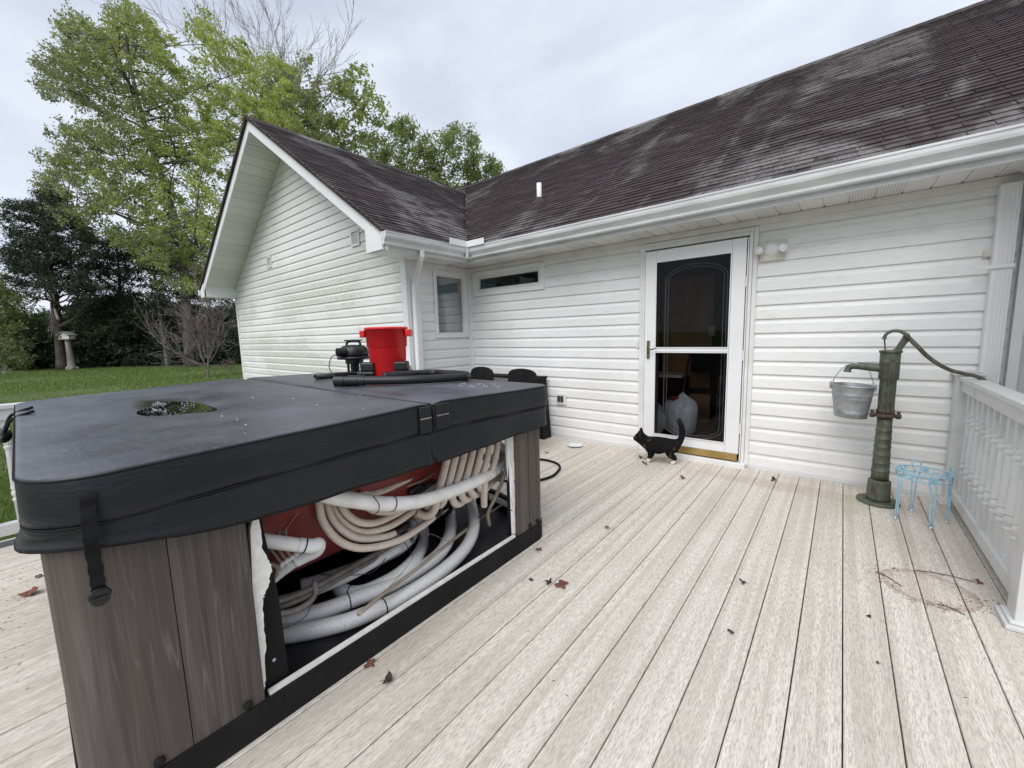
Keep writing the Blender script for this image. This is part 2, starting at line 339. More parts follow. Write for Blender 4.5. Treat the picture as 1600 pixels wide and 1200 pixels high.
def tube(P, r, seg=10, caps=True, closed=False):
    P = np.array(P, float); n = len(P); r = np.full(n, r) if np.isscalar(r) else np.array(r, float)
    T = np.gradient(P, axis=0); T /= np.linalg.norm(T, axis=1)[:, None]+1e-12
    a = np.array([0, 0, 1.0]) if abs(T[0][2]) < .9 else np.array([1.0, 0, 0]); V = []
    u = np.cross(T[0], a); u /= np.linalg.norm(u)
    for i in range(n):
        u = u-T[i]*(u@T[i]); u /= np.linalg.norm(u)+1e-12; w = np.cross(T[i], u)
        for k in range(seg):
            th = 2*math.pi*k/seg; V.append(P[i]+r[i]*(math.cos(th)*u+math.sin(th)*w))
    Fc = [(i*seg+k, i*seg+(k+1) % seg, (i+1)*seg+(k+1) % seg, (i+1)*seg+k) for i in range(n-1) for k in range(seg)]
    if caps: Fc += [tuple(range(seg))[::-1], tuple((n-1)*seg+k for k in range(seg))]
    return V, Fc
def lathe(prof, c=(0, 0, 0), seg=24, axis='z', capb=True, capt=True):
    V = []
    for a, z in prof:
        for k in range(seg):
            th = 2*math.pi*k/seg; p = (a*math.cos(th), a*math.sin(th), z)
            if axis == 'x': p = (z, a*math.cos(th), a*math.sin(th))
            if axis == 'y': p = (a*math.cos(th), z, a*math.sin(th))
            V.append((p[0]+c[0], p[1]+c[1], p[2]+c[2]))
    n = len(prof); Fc = [(i*seg+k, i*seg+(k+1) % seg, (i+1)*seg+(k+1) % seg, (i+1)*seg+k) for i in range(n-1) for k in range(seg)]
    if capb: Fc.append(tuple(range(seg))[::-1])
    if capt: Fc.append(tuple((n-1)*seg+k for k in range(seg)))
    return V, Fc
def rot(vf, ang, c, axis='z'):
    v, f = vf; v = np.array(v, float)-c; R = np.array(Matrix.Rotation(ang, 3, axis.upper())); return (v@R.T+c), f
def extr(prof, p0, p1, out, up=(0, 0, 1)):
    """profile [(outward, height)] swept straight from p0 to p1; out = outward direction"""
    o = np.array(out, float); u = np.array(up, float); p0 = np.array(p0, float); p1 = np.array(p1, float)
    pts = [p0+o*a+u*b for a, b in prof]; return prism(pts, p1-p0)
def copy_tree(o, parent=None):
    c = o.copy(); COL.objects.link(c); c.parent = parent
    if o in ORI: ORI[c] = ORI[o]
    for ch in list(o.children): copy_tree(ch, c)
    return c
D = 4.12
# ------------------------------------------------------------------ lawn
n = 90; xs = np.linspace(-1, 1, n)**3*400-20; ys = np.linspace(-1, 1, n)**3*400+5; gx, gy = np.meshgrid(xs, ys, indexing='ij')
gz = -.5+.05*np.sin(gx*.5)*np.cos(gy*.4)*np.clip((-gx-8)/10, 0, 1)
v = np.stack([gx, gy, gz], -1).reshape(-1, 3); i = np.arange(n*n).reshape(n, n)
f = np.stack([i[:-1, :-1], i[1:, :-1], i[1:, 1:], i[:-1, 1:]], -1).reshape(-1, 4)
o = mk('lawn', (v, f), 'lawn', smooth=True); tag(o, 'mown green lawn running back to the trees', kind='structure')
# grass blades, dense where the lawn is near
def blades(n, X0, X1, Y0, Y1, h, w):
    p = np.stack([RNG.uniform(X0, X1, n), RNG.uniform(Y0, Y1, n), np.full(n, -.5)], 1)
    a = RNG.uniform(0, 6.28, n); hh = h*RNG.uniform(.5, 1.3, n); lean = RNG.normal(0, .45, (n, 2))*hh[:, None]
    s = np.stack([np.cos(a)*w, np.sin(a)*w, np.zeros(n)], 1); t = p+np.stack([lean[:, 0], lean[:, 1], hh], 1)
    return np.stack([p-s, p+s, t], 1).reshape(-1, 3), RNG.uniform(0, 1, n)
def cardmesh(name, V, tone, k, matn, parent=None, org=None):
    """V: (n*k,3) verts, k per face"""
    org = ORI[parent] if parent is not None else (np.zeros(3) if org is None else np.array(org, float))
    n = len(V)//k; me = bpy.data.meshes.new(name); me.vertices.add(len(V)); me.vertices.foreach_set('co', (V-org).astype(np.float32).ravel())
    me.loops.add(len(V)); me.loops.foreach_set('vertex_index', np.arange(len(V), dtype=np.int32))
    me.polygons.add(n); me.polygons.foreach_set('loop_start', np.arange(0, n*k, k, dtype=np.int32)); me.polygons.foreach_set('loop_total', np.full(n, k, dtype=np.int32))
    at_ = me.attributes.new('tone', 'FLOAT', 'POINT'); at_.data.foreach_set('value', np.repeat(tone, k).astype(np.float32))
    me.materials.append(MT[matn]); me.update(calc_edges=True); o = bpy.data.objects.new(name, me); COL.objects.link(o)
    if parent is not None: o.parent = parent
    else: o.location = org
    ORI[o] = org; return o
A = blades(42000, -9, -4.4, -1.2, 1.2, .07, .004); B_ = blades(70000, -45, -8, -2.5, 11, .09, .016)
o = cardmesh('grass', np.vstack([A[0], B_[0]]), np.r_[A[1], B_[1]], 3, 'grass'); tag(o, 'short green blades of lawn grass beyond the deck', kind='stuff')
# ------------------------------------------------------------------ deck
deck = mk('deck', box(-4.20, .86, -1.6, 4.10, -.14, -.045), 'blackgrime'); tag(deck, 'pale composite deck with dark gaps between boards', kind='structure')
ORI[deck] = np.zeros(3)
rim = mk('rim_board', box(-4.235, -4.205, -1.6, 3.06, -.3, -.002), 'whiterail', deck)
B = .143; X0 = .070
L_ = 2.9
def board_mesh():
    w = B-.0042; b = .0020
    prof = [(-w/2, -.03), (w/2, -.03), (w/2, -b), (w/2-b, 0), (-w/2+b, 0), (-w/2, -b)]
    v, f = prism([(x, -1.6, z) for x, z in prof], (0, 5.695, 0))
    me = bpy.data.meshes.new('deck_board'); me.from_pydata([tuple(p) for p in v], [], f); me.materials.append(MT['deck']); return me
bm_ = board_mesh()
k = -29
while True:
    xc = X0+(k+.5)*B
    if xc > .8: break
    if xc > -4.19:
        o = bpy.data.objects.new('deck_board', bm_); COL.objects.link(o); o.parent = deck; o.location = (xc, 0, random.uniform(-.0012, .0008))
    k += 1
# ------------------------------------------------------------------ house
house = thing('house', (-1, 4.2, -.5), 'single-storey white vinyl-sided house with a brown shingle roof and gabled wing', 'house')
LAP = .1195; Z0 = .025
PROF = [(.0165, 0), (.0165, .006), (.0135, .074), (.0125, .078), (.0045, .098), (.003, .112), (.003, LAP+.004), (-.006, LAP+.004), (-.006, 0)]
def plank(name_mat, P0, dv, nv, a, b, z0, zt=None, a_top=None, b_top=None, h=LAP):
    """one siding course: from a to b along dv; ends may slope (a_top,b_top at full height)"""
    P0 = np.array(P0, float); dv = np.array(dv, float); nv = np.array(nv, float)
    at0, bt0 = (a if a_top is None else a_top), (b if b_top is None else b_top)
    prof = [(n_, min(z, h+.004)) for n_, z in PROF]; V = []
    for s in (0, 1):
        for n_, z in prof:
            t = z/LAP; e = (a+(at0-a)*t) if s == 0 else (b+(bt0-b)*t); V.append(P0+dv*e+nv*n_+np.array([0, 0, z0+z]))
    n = len(prof); Fc = [tuple(range(n))[::-1], tuple(range(n, 2*n))]+[(i, (i+1) % n, n+(i+1) % n, n+i) for i in range(n)]
    return V, Fc
def wall_part(label):
    w = mk('wall', label[1], label[2], house); w['label'] = label[0]; return w
# back (door) wall: sheathing round its openings
DX0, DX1, DZ1 = -1.556, -.668, 2.045
WX0, WX1, WZ0, WZ1 = -3.93, -2.87, 1.85, 2.07
sh = join(box(-4.1, WX0, 4.126, 4.24, -.5, 2.30), box(WX0, WX1, 4.126, 4.24, -.5, WZ0), box(WX0, WX1, 4.126, 4.24, WZ1, 2.30), box(WX1, DX0, 4.126, 4.24, -.5, 2.30), box(DX0, DX1, 4.126, 4.24, DZ1, 2.30), box(DX1, 1.3, 4.126, 4.24, -.5, 2.30), box(DX0, DX1, 4.126, 4.24, -.5, .045))
wb = wall_part(('long wall with the glazed door, sided in white vinyl', sh, 'siding'))
def courses(wall, matn, P0, dv, nv, spans, z_lo, z_hi):
    k0 = int(math.floor((z_lo-Z0)/LAP)); z = Z0+k0*LAP
    while z < z_hi-.01:
        h = min(LAP, z_hi-z)
        for a, b, lo, hi in spans:
            if z+LAP*.6 > lo and z+.3*LAP < hi and h > .03:
                mk('siding_plank', plank(None, P0, dv, nv, a, b, z, h=h), matn, wall)
        z += LAP
TX0, TX1, TZ = -1.632, -.600, 2.118
VX0, VX1, VZ0, VZ1 = -4.01, -2.817, 1.797, 2.118
courses(wb, 'siding', (0, D, 0), (1, 0, 0), (0, -1, 0),
        [(-4.055, VX0+.002, VZ0, 2.2), (-4.055, TX0, -1, VZ0), (VX1, TX0, VZ0, 2.2), (TX1, .835, -1, 2.2)], .0, 2.07)
mk('frieze_board', join(box(-4.06, .84, 4.098, 4.124, 2.128, 2.184), box(-4.06, .84, 4.106, 4.1235, 2.075, 2.1275)), 'cream', wb, bevel=.003)
mk('inner_corner_post', join(box(-4.103, -4.055, 4.085, 4.123, -.02, 2.184), box(-4.1, -4.08, 4.06, 4.0845, -.02, 2.184)), 'white', wb, bevel=.002)
mk('starter_strip', box(-4.055, .84, 4.108, 4.1225, -.03, .024), 'white', wb)
# wing side wall (plane X=-4.105, facing +X)
XS = -4.105; YG = 3.055
SY0, SY1, SZ0, SZ1 = 3.5, 3.995, 1.29, 2.055
ws = wall_part(('short return wall of the wing with a tall window', join(box(XS-.12, XS-.004, YG+.12, SY0, -.5, 2.3), box(XS-.12, XS-.004, SY1, 4.125, -.5, 2.3), box(XS-.12, XS-.004, SY0, SY1, -.5, SZ0), box(XS-.12, XS-.004, SY0, SY1, SZ1, 2.3)), 'siding'))
courses(ws, 'siding', (XS, 0, 0), (0, 1, 0), (1, 0, 0), [(3.12, 3.452, 1.25, 2.11), (3.12, 4.06, -1, 1.25), (4.045, 4.06, 1.25, 2.11)], .0, 2.09)
mk('frieze_board', box(XS-.003, XS+.02, 3.08, 4.06, 2.095, 2.184), 'cream', ws, bevel=.003)
# gable wall (plane Y=3.055, facing the camera)
GX0, GX1 = -9.97, -4.105; EX0, EX1 = -10.12, -3.655; RX = (EX0+EX1)/2; SL = .667; EZ = 2.345; RZ = EZ+SL*(EX1-RX)
def roof_under(x): return EZ-.11+SL*(min(EX1-x, x-EX0))
gp = [(GX0, YG+.004, -.52), (GX1-.001, YG+.004, -.52), (GX1-.001, YG+.004, roof_under(GX1)), (RX, YG+.004, roof_under(RX)), (GX0, YG+.004, roof_under(GX0))]
wg = wall_part(('mildewed gable wall of the wing', prism(gp, (0, .11, 0)), 'sidingalgae'))
z = Z0-LAP*4
while z < roof_under(RX)-.05:
    def lim(zz):
        if zz <= roof_under(GX0)-.01: return GX0+.03, GX1-.075
        d = (zz+.015-(EZ-.11))/SL; return max(GX0+.03, EX0+d), min(GX1-.075, EX1-d)
    a0, b0 = lim(z); a1, b1 = lim(z+LAP)
    if b1 < a1: a1 = b1 = (a1+b1)/2
    if b0-a0 > .1: mk('siding_plank', plank(None, (0, YG, 0), (1, 0, 0), (0, -1, 0), a0, b0, z, a_top=a1, b_top=b1), 'sidingalgae', wg)
    z += LAP
mk('corner_post', join(box(GX1-.078, GX1+.022, YG-.022, YG+.0005, -.5, 2.2), box(GX1-.0005, GX1+.022, YG+.001, YG+.075, -.5, 2.2)), 'white', wg, bevel=.003)
mk('corner_post', box(GX0-.02, GX0+.05, YG-.022, YG+.05, -.5, 2.2), 'white', wg, bevel=.003)
def mount_block(x, z, w, h, yy=YG-.013):
    return join(box(x-w/2, x+w/2, yy-.02, yy, z-h/2, z-h/2+.025), box(x-w/2, x+w/2, yy-.02, yy, z+h/2-.025, z+h/2), box(x-w/2, x-w/2+.022, yy-.02, yy, z-h/2+.0255, z+h/2-.0255), box(x+w/2-.022, x+w/2, yy-.02, yy, z-h/2+.0255, z+h/2-.0255), *[rot(box(x-w/2+.02, x+w/2-.02, yy-.014, yy-.004, z-h/2+.03+q*.025, z-h/2+.05+q*.025), .5, np.array([x, yy-.009, z-h/2+.04+q*.025]), 'x') for q in range(max(1, int((h-.06)/.025)))])
mk('vent_cover', mount_block(-8.02, 2.66, .19, .19), 'cream', wg); mk('vent_cover', mount_block(-5.13, 2.60, .20, .21), 'cream', wg)
# small window over the tub corner + tall side window + door opening trims -------------------
def framebars(x0, x1, z0, z1, w, y0, y1):
    return join(box(x0, x1, y0, y1, z0, z0+w), box(x0, x1, y0, y1, z1-w, z1), box(x0, x0+w, y0, y1, z0+w+.0005, z1-w-.0005), box(x1-w, x1, y0, y1, z0+w+.0005, z1-w-.0005))
def swapxy(vf, X):   # plane Y facing -Y  ->  plane X facing +X
    v, f = vf; v = np.array(v, float); u = v.copy(); u[:, 0] = X-(v[:, 1]-D); u[:, 1] = v[:, 0]; return u, [q[::-1] for q in f]
w1 = mk('window', framebars(VX0, VX1, VZ0, VZ1, .05, D-.03, D+.004), 'white', house, bevel=.004); w1['label'] = 'low wide window high on the wall'
mk('frame', join(framebars(VX0+.045, VX1-.045, VZ0+.04, VZ1-.04, .038, D-.018, D+.03), framebars(VX0+.08, VX1-.08, VZ0+.072, VZ1-.072, .022, D-.006, D+.05)), 'cream', w1, bevel=.003)
mk('pane', box(VX0+.09, VX1-.09, D+.02, D+.026, VZ0+.08, VZ1-.08), 'glasswin', w1)
w2 = mk('window', swapxy(framebars(3.455, 4.045, 1.243, 2.108, .045, D-.03, D+.004), XS), 'white', house, bevel=.004); w2['label'] = 'tall narrow window in the return wall'
mk('frame', swapxy(join(framebars(3.49, 4.01, 1.275, 2.076, .028, D-.018, D+.03), framebars(3.512, 3.988, 1.297, 2.054, .016, D-.006, D+.05)), XS), 'cream', w2, bevel=.003)
mk('pane', swapxy(box(3.52, 3.98, D+.02, D+.026, 1.305, 2.045), XS), 'glasswin', w2)
mk('blind', swapxy(join(*[box(3.5, 4.0, D+.09, D+.094, 1.28+i*.024, 1.299+i*.024) for i in range(33)]), XS), 'blackgrime', w2)
# glazed storm door
door = mk('door', join(box(TX0, TX0+.035, 4.085, 4.124, .02, TZ), box(TX1-.035, TX1, 4.085, 4.124, .02, TZ), box(TX0+.0355, TX1-.0355, 4.085, 4.124, TZ-.035, TZ),
    box(TX0+.036, TX0+.062, 4.070, 4.124, .03, TZ-.036), box(TX1-.062, TX1-.036, 4.070, 4.124, .03, TZ-.036), box(TX0+.0625, TX1-.0625, 4.070, 4.124, TZ-.065, TZ-.036)), 'cream', house, bevel=.004)
door['label'] = 'white full-view storm door with brass kick strip'
a0, a1, zb, zt = -1.560, -.678, .125, 2.035
mk('door_frame', join(box(a0, -1.452, 4.045, 4.078, zb, zt), box(-.788, a1, 4.045, 4.078, zb, zt), box(-1.4515, -.7885, 4.045, 4.078, 1.925, zt), box(-1.4515, -.7885, 4.045, 4.078, zb, .215), box(-1.4515, -.7885, 4.043, 4.076, 1.054, 1.090),
    box(-.672, -.662, 4.052, 4.07, .05, zt)), 'white', door, bevel=.006)
mk('glazing_bead', join(framebars(-1.452, -.788, .213, 1.053, .008, 4.037, 4.044), framebars(-1.452, -.788, 1.091, 1.927, .008, 4.037, 4.044)), 'white', door)
mk('upper_pane', box(-1.45, -.79, 4.060, 4.066, 1.092, 1.924), 'glass', door); mk('lower_pane', box(-1.45, -.79, 4.060, 4.066, .216, 1.053), 'glass', door)
mk('kick_strip', box(-1.55, -.688, 4.050, 4.066, .058, .122), 'brass', door, bevel=.003)
mk('threshold', box(-1.6, -.62, 4.03, 4.16, -.01, .045), 'cream', door, bevel=.006)
mk('door_handle', join(box(-1.530, -1.502, 4.030, 4.0445, .985, 1.165), tube(smoothpts([(-1.516, 4.03, 1.08), (-1.512, 3.995, 1.082), (-1.47, 3.985, 1.078), (-1.425, 3.99, 1.092)]), .0075, 8)), 'brassdark', door, bevel=.004)
mk('hinge', join(*[box(-.676, -.664, 4.038, 4.046, z_, z_+.09) for z_ in (.32, .98, 1.62)]), 'cream', door)
# inner door with arched caming
IY = 4.19
mk('inner_door_frame', join(box(-1.556, -1.475, IY, IY+.04, .05, 2.04), box(-.74, -.668, IY, IY+.04, .05, 2.04), box(-1.4745, -.7405, IY, IY+.04, 1.99, 2.04), box(-1.4745, -.7405, IY, IY+.04, .05, .16)), 'barkdark', door)
def arch(off):
    x0, x1 = -1.405+off, -.845-off; top = 1.89-off; rad = []
    pts = [(x0, IY, .27+off)]+[(x0, IY, z_) for z_ in (.6, 1.2, 1.75)]
    for t in np.linspace(0, math.pi, 13): pts.append(((x0+x1)/2-(x1-x0)/2*math.cos(t), IY, 1.76+(top-1.76)*math.sin(t)))
    pts += [(x1, IY, z_) for z_ in (1.75, 1.2, .6)]
    for t in np.linspace(0, math.pi, 13): pts.append(((x0+x1)/2+(x1-x0)/2*math.cos(t), IY, .30-(.12-off)*math.sin(t)))
    return pts
mk('came', join(tube(arch(0), .0045, 6), tube(arch(.028), .0035, 6)), 'came', door)
# the room behind
rm = mk('room', join(box(-3.2, .9, 6.9, 6.95, -.05, 2.4), box(-3.25, -3.2, 4.25, 6.95, -.05, 2.4), box(.9, .95, 4.25, 6.95, -.05, 2.4), box(-3.2, .9, 4.25, 6.9, 2.35, 2.4)), 'room', house)
mk('room_floor', box(-3.2, .9, 4.25, 6.9, -.05, .045), 'roomfloor', rm)
p = at(1037, 437, 'y', 5.6); q = at(1122, 545, 'y', 5.6)
mk('inner_panel', join(box(p[0], at(1116, 430, 'y', 5.6)[0], 5.6, 5.66, .05, p[2])), 'brown', rm)
q = at(1112, 517, 'y', 5.59); mk('light_switch', box(q[0]-.035, q[0]+.035, 5.585, 5.598, q[2]-.06, q[2]+.06), 'beige', rm)
# soffit, fascia, gutters ----------------------------------------------------
ZS = 2.186; YE = 3.66
sof = mk('soffit', box(XS, 1.3, 3.70, 4.12, ZS+.012, ZS+.02), 'soffit', house)
x = XS+.03
i_ = 0
while x < .78:
    wv_ = .145
    sx0 = max(x, -3.66+.0) if False else x
    mk('soffit_panel', join(box(sx0, sx0+wv_-.012, 3.715, 4.108, ZS, ZS+.011), box(sx0+wv_-.0115, sx0+wv_-.0005, 3.715, 4.108, ZS+.007, ZS+.011)), 'soffitvent' if (i_ // 2) % 2 == 0 else 'soffit', sof)
    x += wv_; i_ += 1
y = 2.52
i_ = 0
while y < 3.66:
    mk('soffit_panel', box(XS+.003, -3.705, y, y+.133, ZS, ZS+.011), 'soffitvent' if (i_ // 2) % 2 == 0 else 'soffit', sof); y += .145; i_ += 1
mk('fascia', join(box(-3.70, 1.3, 3.698, 3.7145, 2.165, 2.335), box(-3.7045, -3.69, 2.49, 3.6975, 2.165, 2.335)), 'gutter', house, bevel=.002)
KP = [(a*.86, b) for a, b in [(0, 0), (.055, 0), (.062, .010), (.060, .028), (.075, .045), (.100, .068), (.105, .086), (.105, .108), (.112, .114), (.112, .126), (.098, .126), (.098, .100), (.066, .060), (.05, .012), (.004, .012), (.004, .126), (0, .126)]]
gt = mk('gutter', extr(KP, (-3.585, 3.697, 2.205), (1.3, 3.697, 2.205), (0, -1, 0)), 'gutter', house); gt['label'] = 'long gutter over the door wall'
gt2 = mk('gutter', extr(KP, (-3.689, 2.47, 2.205), (-3.689, 3.582, 2.205), (1, 0, 0)), 'gutter', house); gt2['label'] = 'short gutter over the return wall'
mk('gutter_corner', join(box(-3.69, -3.575, 3.575, 3.697, 2.199, 2.211), box(-3.60, -3.571, 3.571, 3.60, 2.20, 2.336)), 'gutter', house)
mk('splash_guard', join(box(-3.592, -3.585, 3.31, 3.592, 2.325, 2.395), box(-3.592, -3.31, 3.585, 3.592, 2.325, 2.395)), 'white', house, bevel=.002)
mk('end_cap', extr(KP[:10]+[(0, .126)], (-3.689, 2.462, 2.205), (-3.689, 2.4695, 2.205), (1, 0, 0)), 'gutter', gt2)
# rake boards and rake soffit of the gable
YR = 2.50
def rake(sgn):
    xe = EX1 if sgn > 0 else EX0
    def P(d, off, y): return (xe-sgn*d, y, EZ+SL*d+off)
    w = abs(xe-RX)
    b = prism([P(0.0, -.19, YR), P(w, -.19, YR), P(w, -.035, YR), P(0.0, -.035, YR)], (0, .022, 0))
    return b
mk('rake_board', rake(1), 'white', house, bevel=.002); mk('rake_board', rake(-1), 'white', house, bevel=.002)
for sgn in (1, -1):
    xe = EX1 if sgn > 0 else EX0; w = abs(xe-RX); d = .12 if sgn > 0 else .10
    while d < w-.02:
        d2 = min(d+.138, w-.01)
        pts = [(xe-sgn*d, YR+.0225, EZ+SL*d-.118), (xe-sgn*d2, YR+.0225, EZ+SL*d2-.118), (xe-sgn*d2, YR+.0225, EZ+SL*d2-.108), (xe-sgn*d, YR+.0225, EZ+SL*d-.108)]
        mk('rake_soffit_panel', prism(pts, (0, YG-YR-.02, 0)), 'soffitvent' if int(d*3.3) % 2 else 'soffit', house); d += .145
mk('eave_box', join(prism([(-3.70, YR+.001, 2.165), (-3.70, YR+.001, 2.30), (-4.00, YR+.001, 2.50), (-4.00, YR+.001, 2.165)], (0, -.02, 0)), box(-4.0, -3.71, YR+.0235, YG, 2.165, 2.176)), 'white', house, bevel=.002)
mk('eave_box', join(prism([(EX0+.02, YR+.001, 2.165), (EX0+.02, YR+.001, 2.30), (EX0+.22, YR+.001, 2.42), (EX0+.22, YR+.001, 2.165)], (0, -.02, 0)), box(EX0+.0, EX0+.22, YR+.0235, YG-.025, 2.165, 2.176), prism([(EX0+.215, YR+.0235, 2.177), (EX0+.215, YG-.025, 2.177), (EX0+.215, YG-.025, 2.42), (EX0+.215, YR+.0235, 2.42)], (.006, 0, 0))), 'white', house, bevel=.002)
mk('end_cap', box(EX0-.11, EX0, YR-.03, YR+.1, 2.21, 2.33), 'gutter', house, bevel=.01)
# roof decks ------------------------------------------------------------------
YB = 7.60; ZB = EZ+SL*(YB-YE)
YV = YE+(RZ-EZ)/SL   # where the wing ridge meets the main slope
rd = mk('roof', join(prism([(EX1, YE, EZ), (1.9, YE, EZ), (1.9, YB, ZB), (-10.5, YB, ZB), (-10.5, YV, RZ), (RX, YV, RZ)], (0, 0, -.02)), prism([(-10.5, YB, ZB), (1.9, YB, ZB), (1.9, YB+4, EZ), (-10.5, YB+4, EZ)], (0, 0, -.02))), 'shingle', house); rd['label'] = 'main roof slope'
rw = mk('roof', join(prism([(EX1, YR-.03, EZ), (EX1, YE, EZ), (RX, YV, RZ), (RX, YR-.03, RZ)], (0, 0, -.02)), prism([(EX0, YR-.03, EZ), (RX, YR-.03, RZ), (RX, YV, RZ), (EX0, YV, EZ)], (0, 0, -.02))), 'shinglewing', house); rw['label'] = 'roof of the gabled wing'
mk('drip_edge', join(box(EX1+.002, 1.3, YE-.028, YE-.001, EZ-.022, EZ-.003)), 'white', rd)
for sgn in (1, -1):
    xe = EX1 if sgn > 0 else EX0; w = abs(xe-RX)
    mk('roof_edge', prism([(xe, YR-.036, EZ-.034), (RX, YR-.036, EZ+SL*w-.034), (RX, YR-.036, EZ+SL*w+.012), (xe, YR-.036, EZ+.012)], (0, .03, 0)), 'barkdark', rw)
# shingles: (corner-in-plane) tabs. along = world axis of the eave, up-slope unit
EXPO = .0545/SL  # horizontal run of one course
def tab(P0, al, run, w, k, jit):
    """P0 eave-left corner; al: eave dir; run: horizontal up-slope dir"""
    a = np.array(al, float); r = np.array(run, float); up = r+np.array([0, 0, SL]); nrm = np.array([0, 0, 1.0])
    t = .0135+jit; b = -.006
    p = [P0+nrm*0.001, P0+a*w+nrm*0.001, P0+a*w+up*EXPO*1.03+nrm*.001, P0+up*EXPO*1.03+nrm*.001]
    q = [P0+nrm*t+up*b, P0+a*w+nrm*t+up*b, P0+a*w+up*EXPO*1.03+nrm*.003, P0+up*EXPO*1.03+nrm*.003]
    return np.array(p+q), [(4, 5, 6, 7), (0, 1, 5, 4), (1, 2, 6, 5), (3, 0, 4, 7)]
TABS = []
rr = random.Random(3)
for k in range(60):                      # main slope
    y0 = YE-.015+k*EXPO; z0 = EZ+SL*(y0-YE)
    if y0 > YB-.05: break
    xl = EX1-(y0-YE); x = 1.7+(.12 if k % 2 else 0)
    while x-.24 > max(xl, -8.6)-.15:
        x -= .24; a = max(x+.002, xl-.0)+rr.uniform(0, .004); w = x+.2385-a-rr.uniform(0, .006)
        if w > .03: TABS.append(('m', tab(np.array([a, y0+rr.uniform(-.003, .003), z0]), (1, 0, 0), (0, 1, 0), w, k, rr.uniform(-.002, .003)), (a+w/2, y0, z0)))
for k in range(60):                      # wing slope facing the tub
    x0 = EX1+.015-k*EXPO; z0 = EZ+SL*(EX1-x0)
    if x0 < RX+.03: break
    yl = YE+(EX1-x0); y = YR-.05-(.12 if k % 2 else 0)
    while y < yl:
        a = max(y, YR-.05); w = min(y+.238, yl)-a-rr.uniform(0, .005)
        if w > .03: TABS.append(('w', tab(np.array([x0+rr.uniform(-.003, .003), a, z0]), (0, 1, 0), (-1, 0, 0), w, k, rr.uniform(-.002, .003)), (x0, a+w/2, z0)))
        y += .24
def vis(c):
    X, Y, z_ = px(c)
    return z_ if (z_ > .1 and -30 < X < 1630 and -30 < Y < 1200) else 1e9
TABS.sort(key=lambda t: vis(t[2]))
for i_, (w_, vf, c) in enumerate(TABS[:300]): mk('shingle', (vf[0], vf[1] if w_ == 'm' else [q[::-1] for q in vf[1]]), 'shingle' if w_ == 'm' else 'shinglewing', rd if w_ == 'm' else rw)
for w_, par, mt in (('m', rd, 'shingle'), ('w', rw, 'shinglewing')):
    rest = [t[1] for t in TABS[300:] if t[0] == w_]
    V = []; Fc = []
    for v, f in rest:
        n_ = len(V); V.extend(v.tolist()); Fc.extend([tuple(i+n_ for i in (q if w_ == 'm' else q[::-1])) for q in f])
    if V: o = mk('shingles', (V, Fc), mt, par); o['kind'] = 'stuff'
rc = []
x = 1.8
while x > -8.4:
    rc.append(prism([(x, YB-.15, ZB-.15*SL+.016), (x, YB, ZB+.026), (x, YB+.15, ZB-.15*SL+.016), (x, YB+.15, ZB-.15*SL), (x, YB, ZB+.006), (x, YB-.15, ZB-.15*SL)], (-.27, 0, -.004))); x -= .155
mk('ridge_cap', join(*rc), 'shingle', rd)
rc = []; y = YR-.04
while y < YV-.1:
    rc.append(prism([(RX-.14, y, RZ-.14*SL+.014), (RX, y, RZ+.024), (RX+.14, y, RZ-.14*SL+.014), (RX+.14, y, RZ-.14*SL), (RX, y, RZ+.004), (RX-.14, y, RZ-.14*SL)], (0, .27, -.004))); y += .155
mk('ridge_cap', join(*rc), 'shinglewing', rw)
mk('vent_pipe', lathe([(.033, -.12), (.033, .27), (.028, .27), (.028, .1)], (-3.31, 4.73, 3.02), 14, capt=False), 'white', house, smooth=True)
mk('pipe_boot', lathe([(.10, -.06), (.085, .02), (.045, .05), (.04, .075)], (-3.31, 4.73, 3.03), 14), 'barkdark', house, smooth=True)
# light, outlet, boxes on the wall
lt = mk('wall_light', lathe([(.058, 0), (.06, .012), (.05, .028), (.02, .032)], (-.50, 4.100, 1.915), 20, 'y'), 'white', house, smooth=True); lt['label'] = 'white twin floodlight beside the door'
v, f = lt.data.vertices, None
for vv in lt.data.vertices: vv.co.y = (4.100-ORI[house][1])-(vv.co.y-(4.100-ORI[house][1]))
mk('mount_plate', box(-.585, -.405, 4.085, 4.098, 1.82, 1.985), 'beige', lt, bevel=.012)
for dx in (-.075, .075):
    c = np.array([-.50+dx, 4.055, 1.905]); mk('lamp_head', rot(lathe([(.016, .045), (.020, .02), (.026, -.005), (.034, -.035), (.032, -.040)], c, 16, 'y'), .35 if dx > 0 else -.35, c), 'bulb' if dx > 0 else 'cream', lt, smooth=True)
ot = mk('outlet', box(-2.66, -2.525, 4.080, 4.104, .405, .545), 'cream', house, bevel=.01); ot['label'] = 'weather-cover outlet low on the wall'
mk('outlet_cover', join(box(-2.635, -2.597, 4.068, 4.079, .44, .515), box(-2.590, -2.552, 4.068, 4.079, .44, .515)), 'barkdark', ot, bevel=.004)
mk('vent_cover', box(.685, .735, 4.085, 4.108, 1.685, 1.735), 'beige', house, bevel=.008)
mk('door_bell', box(-1.665, -1.642, 4.092, 4.106, 1.09, 1.15), 'cream', house, bevel=.003)
